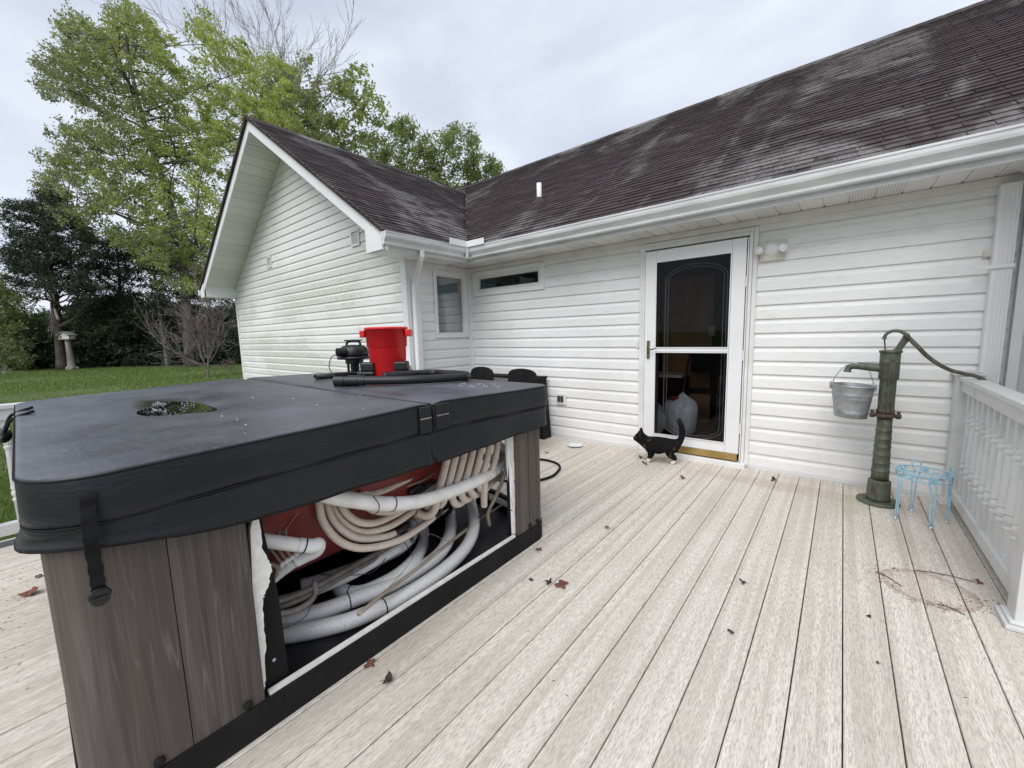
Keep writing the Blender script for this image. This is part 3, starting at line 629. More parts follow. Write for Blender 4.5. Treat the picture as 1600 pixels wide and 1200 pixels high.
# downspouts
def downspout(xc, yc, z0, z1, w, d, ribs=True, face='y'):
    L = [box(xc-w/2, xc+w/2, yc-d/2, yc+d/2, z0, z1)]
    if ribs:
        for i in range(4):
            if face == 'y': L.append(box(xc-w/2+w*(.17+.2*i), xc-w/2+w*(.25+.2*i), yc-d/2-.004, yc-d/2-.0002, z0, z1))
            else: L.append(box(xc+w/2+.0002, xc+w/2+.004, yc-d/2+d*(.17+.2*i), yc-d/2+d*(.25+.2*i), z0, z1))
    return join(*L)
ds = mk('downspout', downspout(.765, 4.06, -.4, 2.12, .088, .07), 'white', house, bevel=.003); ds['label'] = 'ribbed downspout at the right end of the wall'
mk('strap', join(box(.65, .815, 4.013, 4.019, 1.60, 1.625)), 'white', ds, bevel=.002)
ds2 = mk('downspout', downspout(-4.035, 3.135, -.4, 1.90, .062, .082, True, 'x'), 'white', house, bevel=.003); ds2['label'] = 'downspout with an elbow at the wing corner'
mk('elbow', join(tube([(-3.65, 2.95, 2.21), (-3.66, 2.955, 2.15), (-3.70, 2.97, 2.11)], .034, 4), tube([(-3.69, 2.965, 2.13), (-4.00, 3.12, 1.95)], .032, 4), tube([(-3.985, 3.115, 1.965), (-4.03, 3.137, 1.91), (-4.033, 3.136, 1.82)], .041, 4)), 'white', ds2, bevel=.002)
# right-hand wing: low eave, gutter and corner
rgw = mk('wall', join(box(.97, 1.1, 2.2, 4.1, -.5, 2.3)), 'siding', house); rgw['label'] = 'edge of the right-hand wing'
courses(rgw, 'siding', (.965, 0, 0), (0, -1, 0), (-1, 0, 0), [(-4.08, -2.2, -1, 2.2)], 0, 2.1)
mk('corner_post', join(box(.845, .895, 4.07, 4.123, -.5, 2.12)), 'white', rgw, bevel=.003)
mk('siding_plank', plank(None, (0, D, 0), (1, 0, 0), (0, -1, 0), .90, .96, 0, h=LAP), 'siding', rgw)
kp2 = [(a*1.0, b*.95) for a, b in KP]
gt3 = mk('gutter', extr(kp2, (.865, 4.02, 2.125), (.865, 2.2, 2.125), (-1, 0, 0)), 'gutter', house); gt3['label'] = 'end of the porch gutter in the top right corner'
mk('eave_panel', join(box(.866, 1.3, 2.2, 4.05, 2.118, 2.135)), 'gutter', house)
mk('end_cap', extr([(a, b) for a, b in kp2[:10]]+[(0, .12)], (.865, 4.0205, 2.125), (.865, 4.028, 2.125), (-1, 0, 0)), 'gutter', gt3)
# ------------------------------------------------------------------ railings
def baluster(x, y, z0, z1):
    h = z1-z0; sq = .036; e = .0002
    prof = [(.018, .20), (.021, .212), (.021, .225), (.0135, .235), (.0185, .25), (.022, .275), (.0185, .30), (.015, .31), (.0205, .325), (.0185, .35), (.0165, .50), (.0145, .68), (.0135, .71), (.018, .725), (.0195, .74), (.014, .755), (.0175, .775), (.0175, .79), (.015, .81)]
    V = [box(x-sq/2, x+sq/2, y-sq/2, y+sq/2, z0, z0+h*.20), lathe([(r*1.12, z0+h*t) for r, t in prof], (x, y, 0), 12), box(x-sq/2, x+sq/2, y-sq/2, y+sq/2, z0+h*.81, z1)]
    return join(*V)
def railing(x, ys, posts, label, zt=.905):
    r = thing('railing', (x, (posts[0]+posts[1])/2, 0), label, 'railing')
    y0, y1 = min(posts)+.05, max(posts)-.05
    mk('top_rail', join(box(x-.045, x+.045, y0, y1, zt-.028, zt), box(x-.03, x+.03, y0, y1, zt-.10, zt-.0285)), 'whiterail', r, bevel=.004)
    mk('bottom_rail', join(box(x-.032, x+.032, y0, y1, .06, .135)), 'whiterail', r, bevel=.004)
    for y in ys: mk('baluster', baluster(x, y, .136, zt-.101), 'whiterail', r, smooth=False)
    for i, y in enumerate(posts):
        p_ = mk('post', box(x-.052, x+.052, y-.052, y+.052, 0, zt+.005), 'whiterail', r, bevel=.004)
        mk('post_cap', join(box(x-.072, x+.072, y-.072, y+.072, zt+.006, zt+.022), prism([(x-.055, y-.055, zt+.0225), (x+.055, y-.055, zt+.0225), (x+.055, y+.055, zt+.0225), (x-.055, y+.055, zt+.0225)], (0, 0, .012))), 'whiterail', p_, bevel=.004)
        mk('base_trim', join(box(x-.08, x+.08, y-.08, y+.08, .001, .022), box(x-.068, x+.068, y-.068, y+.068, .0225, .036)), 'whiterail', p_, bevel=.005)
    return r
railing(.668, [2.66+.118*i for i in range(11)], (2.53, 4.035), 'white railing with turned balusters at the right edge of the deck')
railing(-4.13, [-1.35+.125*i for i in range(33) if abs(-1.35+.125*i-.75) > .1], (-1.5, 2.95), 'white railing behind the hot tub on the lawn side')
# ------------------------------------------------------------------ hot tub
TXR, TXL, TY0, TY1 = -1.385, -3.57, -.018, 2.005
tub = thing('hot_tub', ((TXR+TXL)/2, (TY0+TY1)/2, 0), 'hot tub with grey wood-look panels, one side open onto its pipes', 'hot tub')
def rrect(x0, x1, y0, y1, radii, n=8):
    """corner order (x1,y0),(x1,y1),(x0,y1),(x0,y0), counter-clockwise from the near right corner"""
    out = []
    for (cx, cy, a0), r in zip(((x1, y0, -90), (x1, y1, 0), (x0, y1, 90), (x0, y0, 180)), radii):
        sx = -1 if cx == x1 else 1; sy = 1 if cy == y0 else -1
        for k in range(n+1):
            a = math.radians(a0+90*k/n); out.append((cx+sx*r+r*math.cos(a), cy+sy*r+r*math.sin(a)))
    return out
def band(path, z0, z1, th, closed=False):
    """vertical sheet along a plan path, thickened inward (to the left of travel)"""
    P = np.array(path, float); n = len(P); T = np.gradient(P, axis=0)
    if closed: T = np.roll(P, -1, 0)-np.roll(P, 1, 0)
    T /= np.linalg.norm(T, axis=1)[:, None]+1e-12; Nn = np.stack([-T[:, 1], T[:, 0]], 1); Q = P+Nn*th
    V = [(p[0], p[1], z) for z in (z0, z1) for p in P]+[(p[0], p[1], z) for z in (z0, z1) for p in Q]; Fc = []
    m = n if closed else n-1
    for i in range(m):
        j = (i+1) % n; Fc += [(i, j, n+j, n+i), (2*n+j, 2*n+i, 3*n+i, 3*n+j), (n+i, n+j, 3*n+j, 3*n+i), (j, i, 2*n+i, 2*n+j)]
    if not closed: Fc += [(0, n, 3*n, 2*n), (n-1, 2*n+n-1, 3*n+n-1, n+n-1)]
    return V, Fc
def outline(off=0, r=.10): return rrect(TXL+off, TXR-off, TY0+off, TY1-off, [r-off]*4, 8)
mk('base_rim', band(outline(-.006), .0, .108, .03, True), 'blackmatte', tub, bevel=.002)
mk('floor_pan', box(TXL+.03, TXR-.03, TY0+.03, TY1-.03, .03, .062), 'blackgrime', tub)
mk('foam_edge', box(TXR-.022, TXR-.003, .40, 1.69, .1085, .119), 'foam', tub)
Y1p, Y2p = .385, 1.705
o_ = outline()
near = [(TXR, .198)]+[(TXR, TY0+.1)]+o_[:9][::-1][1:]+[(-1.7, TY0), (-2.05, TY0)]
near = near[::-1]
zt = .85
mk('side_panel', band([(TXR, .2), (TXR, .3), (TXR, Y1p)], .1085, zt, .012), 'laminate', tub, bevel=.001)
mk('corner_panel', band(near, .1085, zt, .012), 'laminate', tub, bevel=.001)
mk('side_panel', band([(-3.0, TY0), (-2.056, TY0)], .1085, zt, .012), 'laminate', tub, bevel=.001)
mk('corner_panel', band(o_[27:35]+[(-3.006, TY0)], .1085, zt, .012), 'laminate', tub, bevel=.001)
mk('side_panel', band(o_[18:28], .1085, zt, .012), 'laminate', tub, bevel=.001)
mk('side_panel', band([(TXR, Y2p), (TXR, 1.82)], .1085, zt, .012), 'laminate', tub, bevel=.001)
mk('corner_panel', band([(TXR, 1.826)]+o_[9:13], .1085, zt, .012), 'laminate', tub, bevel=.001)
mk('corner_panel', band(o_[13:18]+[(-1.5, TY1)], .1085, zt, .012), 'laminate', tub, bevel=.001)
mk('side_panel', band([(-2.6, TY1), (-3.45, TY1)], .1085, zt, .012), 'laminate', tub, bevel=.001)
fo = [(400, 790), (407, 830), (410, 856), (418, 874), (424, 882), (425, 893), (421, 905), (421, 912), (414, 928), (413, 933), (410, 936), (411, 960), (413, 985), (415, 1010), (414, 1030), (416, 1052), (415, 1068), (413, 1078), (407, 1078), (404, 1060), (398, 990), (394, 900), (390, 790)]
rj = random.Random(5); fp = []
for i in range(len(fo)-1):
    for t in (0, .33, .66):
        x = fo[i][0]+(fo[i+1][0]-fo[i][0])*t; y = fo[i][1]+(fo[i+1][1]-fo[i][1])*t
        fp.append((x+(rj.uniform(-1.3, 1.3) if i < 17 else 0), y))
mk('torn_foam', prism([tuple(at(x, y, 'x', TXR-.014)) for x, y in fp], (-.022, 0, 0)), 'foam', tub)
mk('torn_foam', prism([(TXR-.014, Y2p-.001+dy, z) for dy, z in [(0, .12), (-.016, .13), (-.013, .25), (-.02, .33), (-.014, .36), (-.012, .5), (-.022, .55), (-.02, .66), (-.03, .70), (-.018, .80), (0, .84)]], (-.02, 0, 0)), 'foam', tub)
mk('inner_post', prism([(TXR-.04, .38, .062), (TXR-.04, .475, .062), (TXR-.04, .468, .40), (TXR-.04, .43, .80), (TXR-.04, .36, .80)], (-.02, 0, 0)), 'blackmatte', tub)
mk('inner_post', box(TXR-.05, TXR-.03, 1.678, 1.705, .062, .80), 'blackmatte', tub)
mk('inner_post', box(-1.50, -1.46, 1.87, 1.93, .062, .82), 'blackmatte', tub)
mk('inner_post', box(-2.60, -2.54, 1.88, 1.94, .062, .82), 'blackmatte', tub)
sc = []
for P in (at(428, 1031, 'x', TXR-.039), at(403, 1090, 'x', TXR+.006)): sc.append(lathe([(.007, 0), (.006, .003), (.002, .004)], P, 10, 'x'))
mk('screw', sc[0], 'steel', tub, smooth=True)
for (x, y) in ((388, 1108), (250, 1193), (840, 842), (828, 838)):
    P = at(x, y, 'x', TXR); mk('panel_clip', lathe([(.013, 0), (.013, .008), (.004, .011)], (TXR+.0005, P[1], .128), 12, 'x'), 'blackmatte', tub, smooth=True)
mk('deck_bracket', join(box(TXR+.0065, TXR+.010, .37, .43, .06, .105)), 'blackmatte', tub)
# shell
rings = [(.10, .875, .16), (.13, .80, .2), (.165, .66, .25), (.22, .48, .3), (.28, .36, .32), (.34, .30, .33), (.42, .265, .3), (.60, .235, .2), (.9, .23, .1)]
V = []
for ins, z, r in rings:
    for x, y in rrect(TXL+ins, TXR-ins, TY0+ins, TY1-ins, [r]*4, 8): V.append((x, y, z))
m = 36; Fc = [(i*m+k, i*m+(k+1) % m, (i+1)*m+(k+1) % m, (i+1)*m+k) for i in range(len(rings)-1) for k in range(m)]+[tuple((len(rings)-1)*m+k for k in range(m))]
mk('shell', (V, [q[::-1] for q in Fc]), 'red', tub, smooth=True)
mk('acrylic_lip', band(outline(.004, .1), .851, .885, .12, True), 'blackmatte', tub, bevel=.006)
mk('shell_port', lathe([(.020, 0), (.024, .004), (.024, .012), (.012, .012), (.010, .0)], at(651, 803, 'x', -1.60), 16, 'x'), 'hosegroove', tub, smooth=True)
# plumbing
def P3(L, dx=0, dz=0):
    out = []
    for q in L:
        if len(q) == 3: p = at(q[0], q[1], 'x', q[2])
        else: p = at(q[0], q[1], q[2], q[3])
        out.append(p+np.array([dx, 0, dz]))
    return out
def pipe(name, L, r, m_, rings_=(), parent=tub, seg=14, n=8):
    C = smoothpts(P3(L), n); o = mk(name, tube(C, r, seg), m_, parent, smooth=True)
    C = np.array(C)
    for t in rings_:
        i = int(t*(len(C)-2)); T = C[i+1]-C[i]; T /= np.linalg.norm(T)
        mk('cable_tie', tube([C[i]-T*.0025, C[i]+T*.0025], r+.0015, seg), 'black', o)
    return o
def coupling(C, i, r, L_, m_, parent): pass
def ribbed(name, L, r, m_=('hosecream', 'hosegroove'), pitch=.0062, seg=10, dep=.08, parent=tub):
    C = resample(smoothpts(P3(L), 10), pitch/2); n_ = len(C); rr_ = np.where(np.arange(n_) % 2 == 0, r, r*(1-dep))
    V, Fc = tube(C, rr_, seg); mi = [1 if (i // seg) % 2 == 0 and i < (n_-1)*seg and True else 0 for i in range(len(Fc))]
    return mk(name, (V, Fc), m_, parent, smooth=True, mi=mi)
big = pipe('water_pipe', [(470, 757, -1.455), (505, 771, -1.44), (550, 781, -1.43), (600, 787, -1.425), (650, 784, -1.43), (700, 770, -1.44), (745, 751, -1.46), (775, 734, -1.52), (792, 710, -1.60), (797, 685, -1.66)], .031, 'pvc', (.38, .77))
big['label'] = 'thick cream pipe curving across the front of the opening'
for t in (.23, .55, .80):
    pass
pipe('upright_pipe', [(792, 640, -1.425), (795, 700, -1.425), (798, 770, -1.425), (801, 845, -1.425)], .0215, 'white', (.97,), n=3)
pipe('water_pipe', [(395, 842, -1.52), (430, 847, -1.50), (470, 852, -1.48)], .0245, 'pvc', (), n=4)
pipe('elbow', [(466, 851, -1.482), (486, 853, -1.47), (497, 851, -1.475), (494, 860, -1.50), (478, 868, -1.53), (462, 876, -1.55)], .0255, 'white', (.12,))
pipe('manifold', [(468, 872, -1.545), (445, 888, -1.57), (420, 908, -1.59), (405, 920, -1.60)], .022, 'pvcdirty', (.1,), n=4)
for i in range(4):
    a = (438+i*7.5, 889-i*5.2); b = (a[0]+(-9 if i < 2 else -7), a[1]-9)
    pipe('barb', [(a[0], a[1]-3, -1.555), (a[0]+4, a[1]-10, -1.535)], .0085, 'white', n=3, seg=10)
    pipe('air_tube', [(a[0]+2, a[1]-8, -1.54), (a[0]-8, a[1]-22, -1.55), (a[0]-22+i*3, a[1]-40+i*2, -1.57), (a[0]-22+i*2, a[1]-62, -1.60)], .0055, 'vinyltube', n=5, seg=8)
pipe('air_tube', [(405, 893, -1.55), (418, 882, -1.54), (432, 886, -1.535), (430, 900, -1.54), (418, 908, -1.55)], .009, 'vinyltube', n=6, seg=8)
# floor pipes
pipe('water_pipe', [(400, 997, 'z', .098), (432, 994, 'z', .098), (500, 982, 'z', .098), (560, 965, 'z', .098), (625, 935, 'z', .098), (690, 893, 'z', .098), (728, 855, 'z', .11), (741, 820, 'z', .15), (736, 785, -1.86), (730, 750, -1.84)], .034, 'pvcdirty', (.42, .9,))
pipe('water_pipe', [(400, 978, 'z', .115), (432, 972, 'z', .115), (500, 956, 'z', .115), (560, 934, 'z', .115), (620, 910, 'z', .115), (680, 872, 'z', .12), (702, 838, 'z', .15), (704, 805, -1.93), (700, 775, -1.93)], .034, 'pvcdirty', (.36,))
pipe('water_pipe', [(534, 902, 'z', .13), (529, 913, 'z', .115), (536, 924, 'z', .11), (556, 927, 'z', .11), (580, 921, 'z', .115), (620, 900, 'z', .13), (650, 872, 'z', .15), (662, 845, -1.88), (660, 822, -1.9), (650, 800, -1.88)], .033, 'pvcdirty', (.30,))
pipe('water_pipe', [(470, 918, 'z', .14), (510, 906, 'z', .14), (555, 889, 'z', .15), (600, 868, 'z', .17), (630, 850, 'z', .2), (645, 832, -1.92), (648, 810, -1.92)], .036, 'pvcdirty', (.32, .55))
pipe('water_pipe', [(410, 948, 'z', .15), (450, 936, 'z', .15), (500, 920, 'z', .16), (560, 893, 'z', .19), (625, 855, 'z', .24)], .022, 'pvcdirty', ())
# dark ribbed hoses lying over them
for dy in (0, 8):
    ribbed('ribbed_hose', [(410, 946+dy*1.3, -1.60), (450, 935+dy*1.2, -1.60), (500, 913+dy, -1.62), (550, 885+dy, -1.64), (600, 858+dy, -1.66), (645, 835+dy, -1.70)], .0125, ('hosegrey', 'hosedark'), pitch=.0065, dep=.16)
ribbed('ribbed_hose', [(412, 962, -1.55), (450, 957, -1.56), (478, 945, -1.58), (492, 928, -1.60), (491, 910, -1.62)], .0125, ('hosegrey', 'hosegrey'), pitch=.0065, dep=.16)
# cream ribbed loops on the left of the shell
LOOPS = [
 [(500, 755, -1.55), (499, 785, -1.54), (505, 815, -1.53), (527, 843, -1.52), (558, 856, -1.515), (595, 853, -1.52), (630, 841, -1.53), (660, 822, -1.55), (678, 808, -1.57)],
 [(512, 755, -1.57), (511, 785, -1.56), (520, 812, -1.55), (540, 832, -1.54), (565, 842, -1.54), (600, 839, -1.545), (622, 832, -1.56)],
 [(521, 755, -1.585), (520, 785, -1.575), (530, 808, -1.565), (550, 825, -1.56), (575, 831, -1.56), (610, 822, -1.56), (640, 803, -1.575), (665, 783, -1.60)],
 [(533, 755, -1.56), (531, 778, -1.55), (540, 800, -1.54), (560, 815, -1.535), (585, 817, -1.54), (615, 805, -1.56), (640, 790, -1.575), (662, 772, -1.59), (683, 758, -1.60)],
 [(560, 770, -1.56), (575, 793, -1.545), (600, 800, -1.54), (630, 795, -1.55), (660, 783, -1.56), (690, 760, -1.58)],
 [(520, 757, -1.60), (545, 752, -1.59), (570, 770, -1.58), (594, 768, -1.575), (620, 757, -1.585), (650, 742, -1.59), (676, 726, -1.60)],
 [(570, 745, -1.60), (563, 762, -1.595), (582, 768, -1.59), (594, 756, -1.59), (608, 745, -1.60)]]
for L in LOOPS: ribbed('cream_hose', L, .0158)
# connectors (dark barbs) at hose ends
for x, y, X, dx, dy in [(610, 742, -1.60, 8, -5), (680, 723, -1.60, 8, -5), (648, 764, -1.58, 9, -6), (624, 830, -1.555, 9, -5), (680, 806, -1.57, 8, -5), (655, 768, -1.585, 8, -6), (672, 754, -1.59, 8, -5)]:
    pipe('hose_barb', [(x-dx, y-dy, X), (x, y, X), (x+dx*.6, y+dy*.6, X)], .0145, 'black', n=3, seg=10)
    pipe('jet_fitting', [(x+dx*.3, y+dy*.3, X-.015), (x+dx, y+dy-4, X-.03)], .022, 'black', n=2, seg=8)
for a, b in (((628, 830), (675, 806)), ((640, 741), (720, 700)), ((636, 760), (690, 730)), ((655, 820), (700, 795)), ((612, 745), (676, 712))):
    pipe('air_tube', [(a[0], a[1], -1.585), ((a[0]+b[0])/2, (a[1]+b[1])/2+4, -1.575), (b[0], b[1], -1.59)], .0055, 'vinyltube', n=5, seg=8)
# hoses hanging in a row on the right of the shell
for i in range(7):
    x = 690+i*12.4; yb = 800-(i*11 if i < 6 else 40); bend = [(x+20-i*1.0, 640, -1.50), (x+14, 690, -1.485), (x+4, 735, -1.48), (x-6, 775-i*4, -1.485)]
    if i < 2: bend += [(x-12, yb-2, -1.50), (x-24, yb+6-i*5, -1.53), (x-38, yb+2, -1.56)]
    elif i < 6: bend += [(x-10+i, yb-8+i*4, -1.50), (x-4+i*1.5, yb+2+i*4, -1.53), (x+14, yb-4+i*3, -1.57), (x+34, yb-16+i*2, -1.60)]
    else: bend += [(x-8, 775, -1.50), (x-8, 790, -1.52)]
    o = ribbed('cream_hose', bend, .0195, pitch=.0056, dep=.05)
ribbed('cream_hose', [(766, 640, -1.55), (763, 690, -1.55), (766, 715, -1.54), (778, 725, -1.54), (800, 713, -1.56)], .018)
ribbed('cream_hose', [(752, 640, -1.62), (751, 700, -1.61), (758, 716, -1.60), (775, 713, -1.61), (795, 700, -1.63)], .017)
pipe('water_pipe', [(765, 683, -1.56), (782, 697, -1.56), (800, 708, -1.58)], .024, 'pvc', (), n=5)
pipe('drain_tube', [(560, 960, 'z', .19), (600, 927, 'z', .19), (650, 890, 'z', .19), (700, 850, 'z', .2), (745, 815, -1.66), (775, 795, -1.72), (795, 785, -1.78)], .0085, 'vinyltube', (.62,), seg=8)
pipe('drain_tube', [(793, 690, -1.50), (790, 735, -1.50), (775, 775, -1.52), (763, 800, -1.54), (765, 822, -1.55)], .011, 'vinyltube', (), seg=8)
pipe('pump_pipe', [(742, 768, -1.75), (770, 775, -1.72), (800, 790, -1.70)], .03, 'pvc', (), n=4)
pipe('pump_hose', [(745, 760, -1.72), (770, 768, -1.70), (800, 782, -1.66)], .017, 'black', (), n=4)
pipe('power_cable', [(753, 758, -1.60), (763, 775, -1.60), (757, 800, -1.62), (740, 812, -1.66), (720, 822, -1.70)], .004, 'black', (), seg=6)
pipe('wire', [(605, 921, 'z', .2), (640, 880, 'z', .22), (665, 835, 'z', .24), (700, 845, 'z', .22), (716, 838, 'z', .22), (750, 815, 'z', .22)], .0016, 'vinyltube', (), seg=5)
pipe('wire', [(400, 985, 'z', .16), (440, 983, 'z', .17), (475, 965, 'z', .19), (488, 940, 'z', .21), (489, 905, 'z', .26)], .0028, 'hosegrey', (), seg=5)
pipe('wire', [(500, 898, 'z', .22), (560, 898, 'z', .20), (590, 888, 'z', .2), (625, 845, 'z', .26), (645, 868, 'z', .2)], .002, 'black', (), seg=5)
pipe('wire', [(470, 740, -1.57), (470, 790, -1.565), (455, 815, -1.57), (440, 835, -1.58)], .0018, 'hosegroove', (), seg=5)
pipe('wire', [(583, 775, -1.385), (592, 788, -1.385), (590, 800, -1.39), (575, 808, -1.42), (565, 810, -1.5)], .0022, 'black', (), seg=5)
pp = at(770, 800, 'z', .15)
pump_m = mk('circulation_pump', join(lathe([(.055, -.12), (.07, -.10), (.07, .06), (.05, .09), (.05, .16)], (-2.05, 1.62, .17), 18, 'x'), box(-2.15, -1.95, 1.56, 1.68, .063, .11)), 'blackgrime', tub, smooth=False)
# ------------------------------------------------------------------ cover: two padded panels, skirt
cover = thing('spa_cover', (-2.45, 1.0, .95), 'dark vinyl hot tub cover folded at its middle seam, holding a small rain puddle', 'spa cover')
CXR, CXL, CY0, CY1, YH = -1.35, -3.60, -.038, 2.035, 1.10
def ztop(x, y):
    z = np.where(y < YH, .958+.027*np.clip((y+.05)/1.15, 0, 1), .985-.030*np.clip((y-YH)/.93, 0, 1))
    z = z-.012*np.exp(-((y-YH)/.03)**2)
    z = z-.023*np.exp(-(((x+2.62)/.62)**2+((y-.50-.10*(x+2.6))/.085)**2))-.022*np.exp(-(((x+2.42)/.24)**2+((y-.40)/.11)**2))
    z = z-.006*np.exp(-(((x+2.25)/.5)**2+((y-.75)/.25)**2))
    z = z+.0016*np.sin(x*4.1+1+np.sin(y*3))*np.sin(y*6.3)+.0012*np.sin(y*34+1.2*np.sin(x*3))*np.exp(-(((x+3.2)/.35)**2+((y-.2)/.25)**2))
    return z
def panel(name, y0, y1, radii, label):
    ol = np.array(rrect(CXL, CXR, y0, y1, radii, 10)); seg = []
    for i in range(len(ol)):   # add points along straights
        a, b = ol[i], ol[(i+1) % len(ol)]; L = np.linalg.norm(b-a); k = max(1, int(L/.035))
        for j in range(k): seg.append(a+(b-a)*j/k)
    ol = np.array(seg); m = len(ol); c = np.array([(CXL+CXR)/2, (y0+y1)/2]); V = []; nr = 0
    for s in list(np.linspace(.02, .94, 38))+[.965, .980]:
        q = c+(ol-c)*s; V += [(x, y, z) for (x, y), z in zip(q, ztop(q[:, 0], q[:, 1]))]; nr += 1
    q0 = c+(ol-c)*.9885; zt_ = ztop(q0[:, 0], q0[:, 1])
    d = ol-q0; d /= np.linalg.norm(d, axis=1)[:, None]
    # rounded shoulder, then the side wall, slightly bellied
    for off, dz in ((-.0095, -.0008), (-.005, -.003), (-.0015, -.008), (0, -.016), (.003, -.05), (.004, -.09), (.001, -.125), (-.004, -.133), (-.03, -.135)):
        w_ = .002*np.sin(ol[:, 0]*13+ol[:, 1]*17+dz*20)
        V += [(p[0]+e[0]*(off+(w_i if dz < -.03 else 0)), p[1]+e[1]*(off+(w_i if dz < -.03 else 0)), z+dz) for p, e, z, w_i in zip(ol, d, zt_, w_)]; nr += 1
    Fc = [(i*m+k, i*m+(k+1) % m, (i+1)*m+(k+1) % m, (i+1)*m+k) for i in range(nr-1) for k in range(m)]
    Fc = [q[::-1] for q in Fc]+[tuple(range(m)), tuple((nr-1)*m+k for k in range(m))[::-1]]
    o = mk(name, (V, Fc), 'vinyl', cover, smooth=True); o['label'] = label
    mk('piping', tube([(x, y, z-.0075) for (x, y), z in zip(ol+d*.0005, zt_)]+[(ol[0][0], ol[0][1], zt_[0]-.0075)], .0026, 5, False), 'blackmatte', o, smooth=True)
    mk('seam', tube([(x, y, z-.124) for (x, y), z in zip(ol+d*.003, zt_)]+[(ol[0][0], ol[0][1], zt_[0]-.124)], .0028, 5, False), 'blackmatte', o, smooth=True)
    return o, ol
pn, oln = panel('cover_panel', CY0, YH-.006, [.17, .012, .012, .15], 'near half of the cover with a puddle')
pf, olf = panel('cover_panel', YH+.006, CY1, [.012, .10, .10, .012], 'far half of the cover')
def skirt(path, parent, label):
    P = np.array(path, float); L = np.r_[0, np.cumsum(np.linalg.norm(np.diff(P, axis=0), axis=1))]
    P = resample(np.c_[P, np.zeros(len(P))], .018)[:, :2]; n_ = len(P); T = np.gradient(P, axis=0); T /= np.linalg.norm(T, axis=1)[:, None]; O = np.stack([T[:, 1], -T[:, 0]], 1)
    s = np.arange(n_)*.018; V = []; rows = 9
    P[-1] = P[-1]; zt_ = ztop(P[:, 0], P[:, 1])-.126
    for i in range(rows):
        t = i/(rows-1)
        # billow out near the corner, fall in towards the far end
        corner = np.exp(-(((P[:, 0]-CXR)/.28)**2+((P[:, 1]-CY0)/.28)**2))*.8
        zb = .716+.03*np.exp(-((P[:, 1]-CY0)/.35)**2)+.055*corner
        zz = zt_+(zb-zt_)*t
        off = -.002+t*(.003+.009*corner+.004*np.sin(s*9)+.006*np.sin(s*4.3+1))-.004*np.sin(t*math.pi)+.0035*np.sin(s*38+3*np.sin(s*5))*np.exp(-((t-.18)/.2)**2)*(.3+corner)+.004*t*np.sin(s*17+2*np.sin(s*3.1))
        V += [(p[0]+o_[0]*a, p[1]+o_[1]*a, z) for p, o_, a, z in zip(P, O, off, zz)]
    Fc = [(i*n_+k, (i+1)*n_+k, (i+1)*n_+k+1, i*n_+k+1) for i in range(rows-1) for k in range(n_-1)]
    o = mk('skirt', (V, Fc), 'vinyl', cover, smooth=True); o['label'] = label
    so_ = o.modifiers.new('thick', 'SOLIDIFY'); so_.thickness = .004; so_.offset = 0
    hem = V[(rows-1)*n_:]; mk('hem', tube(hem[::2], .0035, 6), 'blackmatte', cover, smooth=True)
    st = V[(rows-2)*n_:(rows-1)*n_]
near_path = [tuple(p) for p in oln]
# near skirt: from left end along the near face, round the corner, to the hinge
i0 = int(np.argmin(np.abs(oln[:, 0]-CXR)+np.abs(oln[:, 1]-(YH-.03))))
idx_sorted = list(range(len(oln)))
front = [p for p in near_path if p[1] < YH-.009]
# order by walking: start at the left edge near the hinge -> near-left corner -> near face -> near-right corner -> hinge
def ang(p): return math.atan2(p[1]-YH, p[0]-(CXL+CXR)/2)
front.sort(key=ang)
skirt(front, cover, 'near skirt flap')
far = [tuple(p) for p in olf if p[1] > YH+.009]; far.sort(key=lambda p: math.atan2(p[1]-YH, p[0]-(CXL+CXR)/2)); skirt(far, cover, 'far skirt flap')
# hinge flaps with pale stitched bands
for y0, y1 in ((YH-.075, YH-.012), (YH+.012, YH+.085)):
    zt_ = float(ztop(CXR, (y0+y1)/2))
    hf = mk('hinge_flap', box(CXR+.006, CXR+.011, y0, y1, zt_-.125, zt_-.012), 'vinyl', cover, bevel=.002)
    mk('stitching', tube([(CXR+.012, y0+.003, zt_-.062), (CXR+.012, y1-.003, zt_-.062)], .003, 6), 'hosegrey', cover)
mk('hinge_gusset', prism([(CXR-.02, YH-.011, .975), (CXR-.02, YH+.011, .975), (CXR-.005, YH+.011, .90), (CXR+.012, YH+.016, .86), (CXR+.012, YH-.004, .85), (CXR-.005, YH-.011, .90)], (-.03, 0, 0)), 'blackmatte', cover)
mk('hinge_gusset', box(CXR-.012, CXR-.001, YH-.03, YH+.03, .722, .85), 'vinyl', cover)
# tie-down straps
C = smoothpts([at(136, 772, 'x', CXR+.006), at(137, 800, 'x', CXR+.010), at(141, 840, 'x', CXR+.022), at(148, 880, 'x', CXR+.014), at(153, 912, 'x', CXR+.006), at(155, 926, 'x', CXR+.008)], 6)
V = []
for i, c_ in enumerate(C):
    w_ = .0125+.0012*math.sin(i*1.7); b_ = .0022*math.sin(i*1.1)
    V += [c_+np.array([b_, -w_, 0]), c_+np.array([b_, w_, 0]), c_+np.array([b_+.004, w_, 0]), c_+np.array([b_+.004, -w_, 0])]
Fc = [(i*4+k, i*4+(k+1) % 4, (i+1)*4+(k+1) % 4, (i+1)*4+k) for i in range(len(C)-1) for k in range(4)]+[(3, 2, 1, 0), tuple(len(V)-4+k for k in range(4))]
st = mk('tie_strap', (V, Fc), 'blackmatte', cover); st['label'] = 'strap with buckle hanging at the near corner'
b0 = at(155, 928, 'x', CXR+.004)
bk_ = [(b0[0], b0[1]+.021*math.sin(a)*(1 if math.cos(a) < .2 else .95), b0[2]-.022*math.cos(a)*(1.25 if math.cos(a) > 0 else .8)) for a in np.linspace(0, 2*math.pi, 20, endpoint=False)]
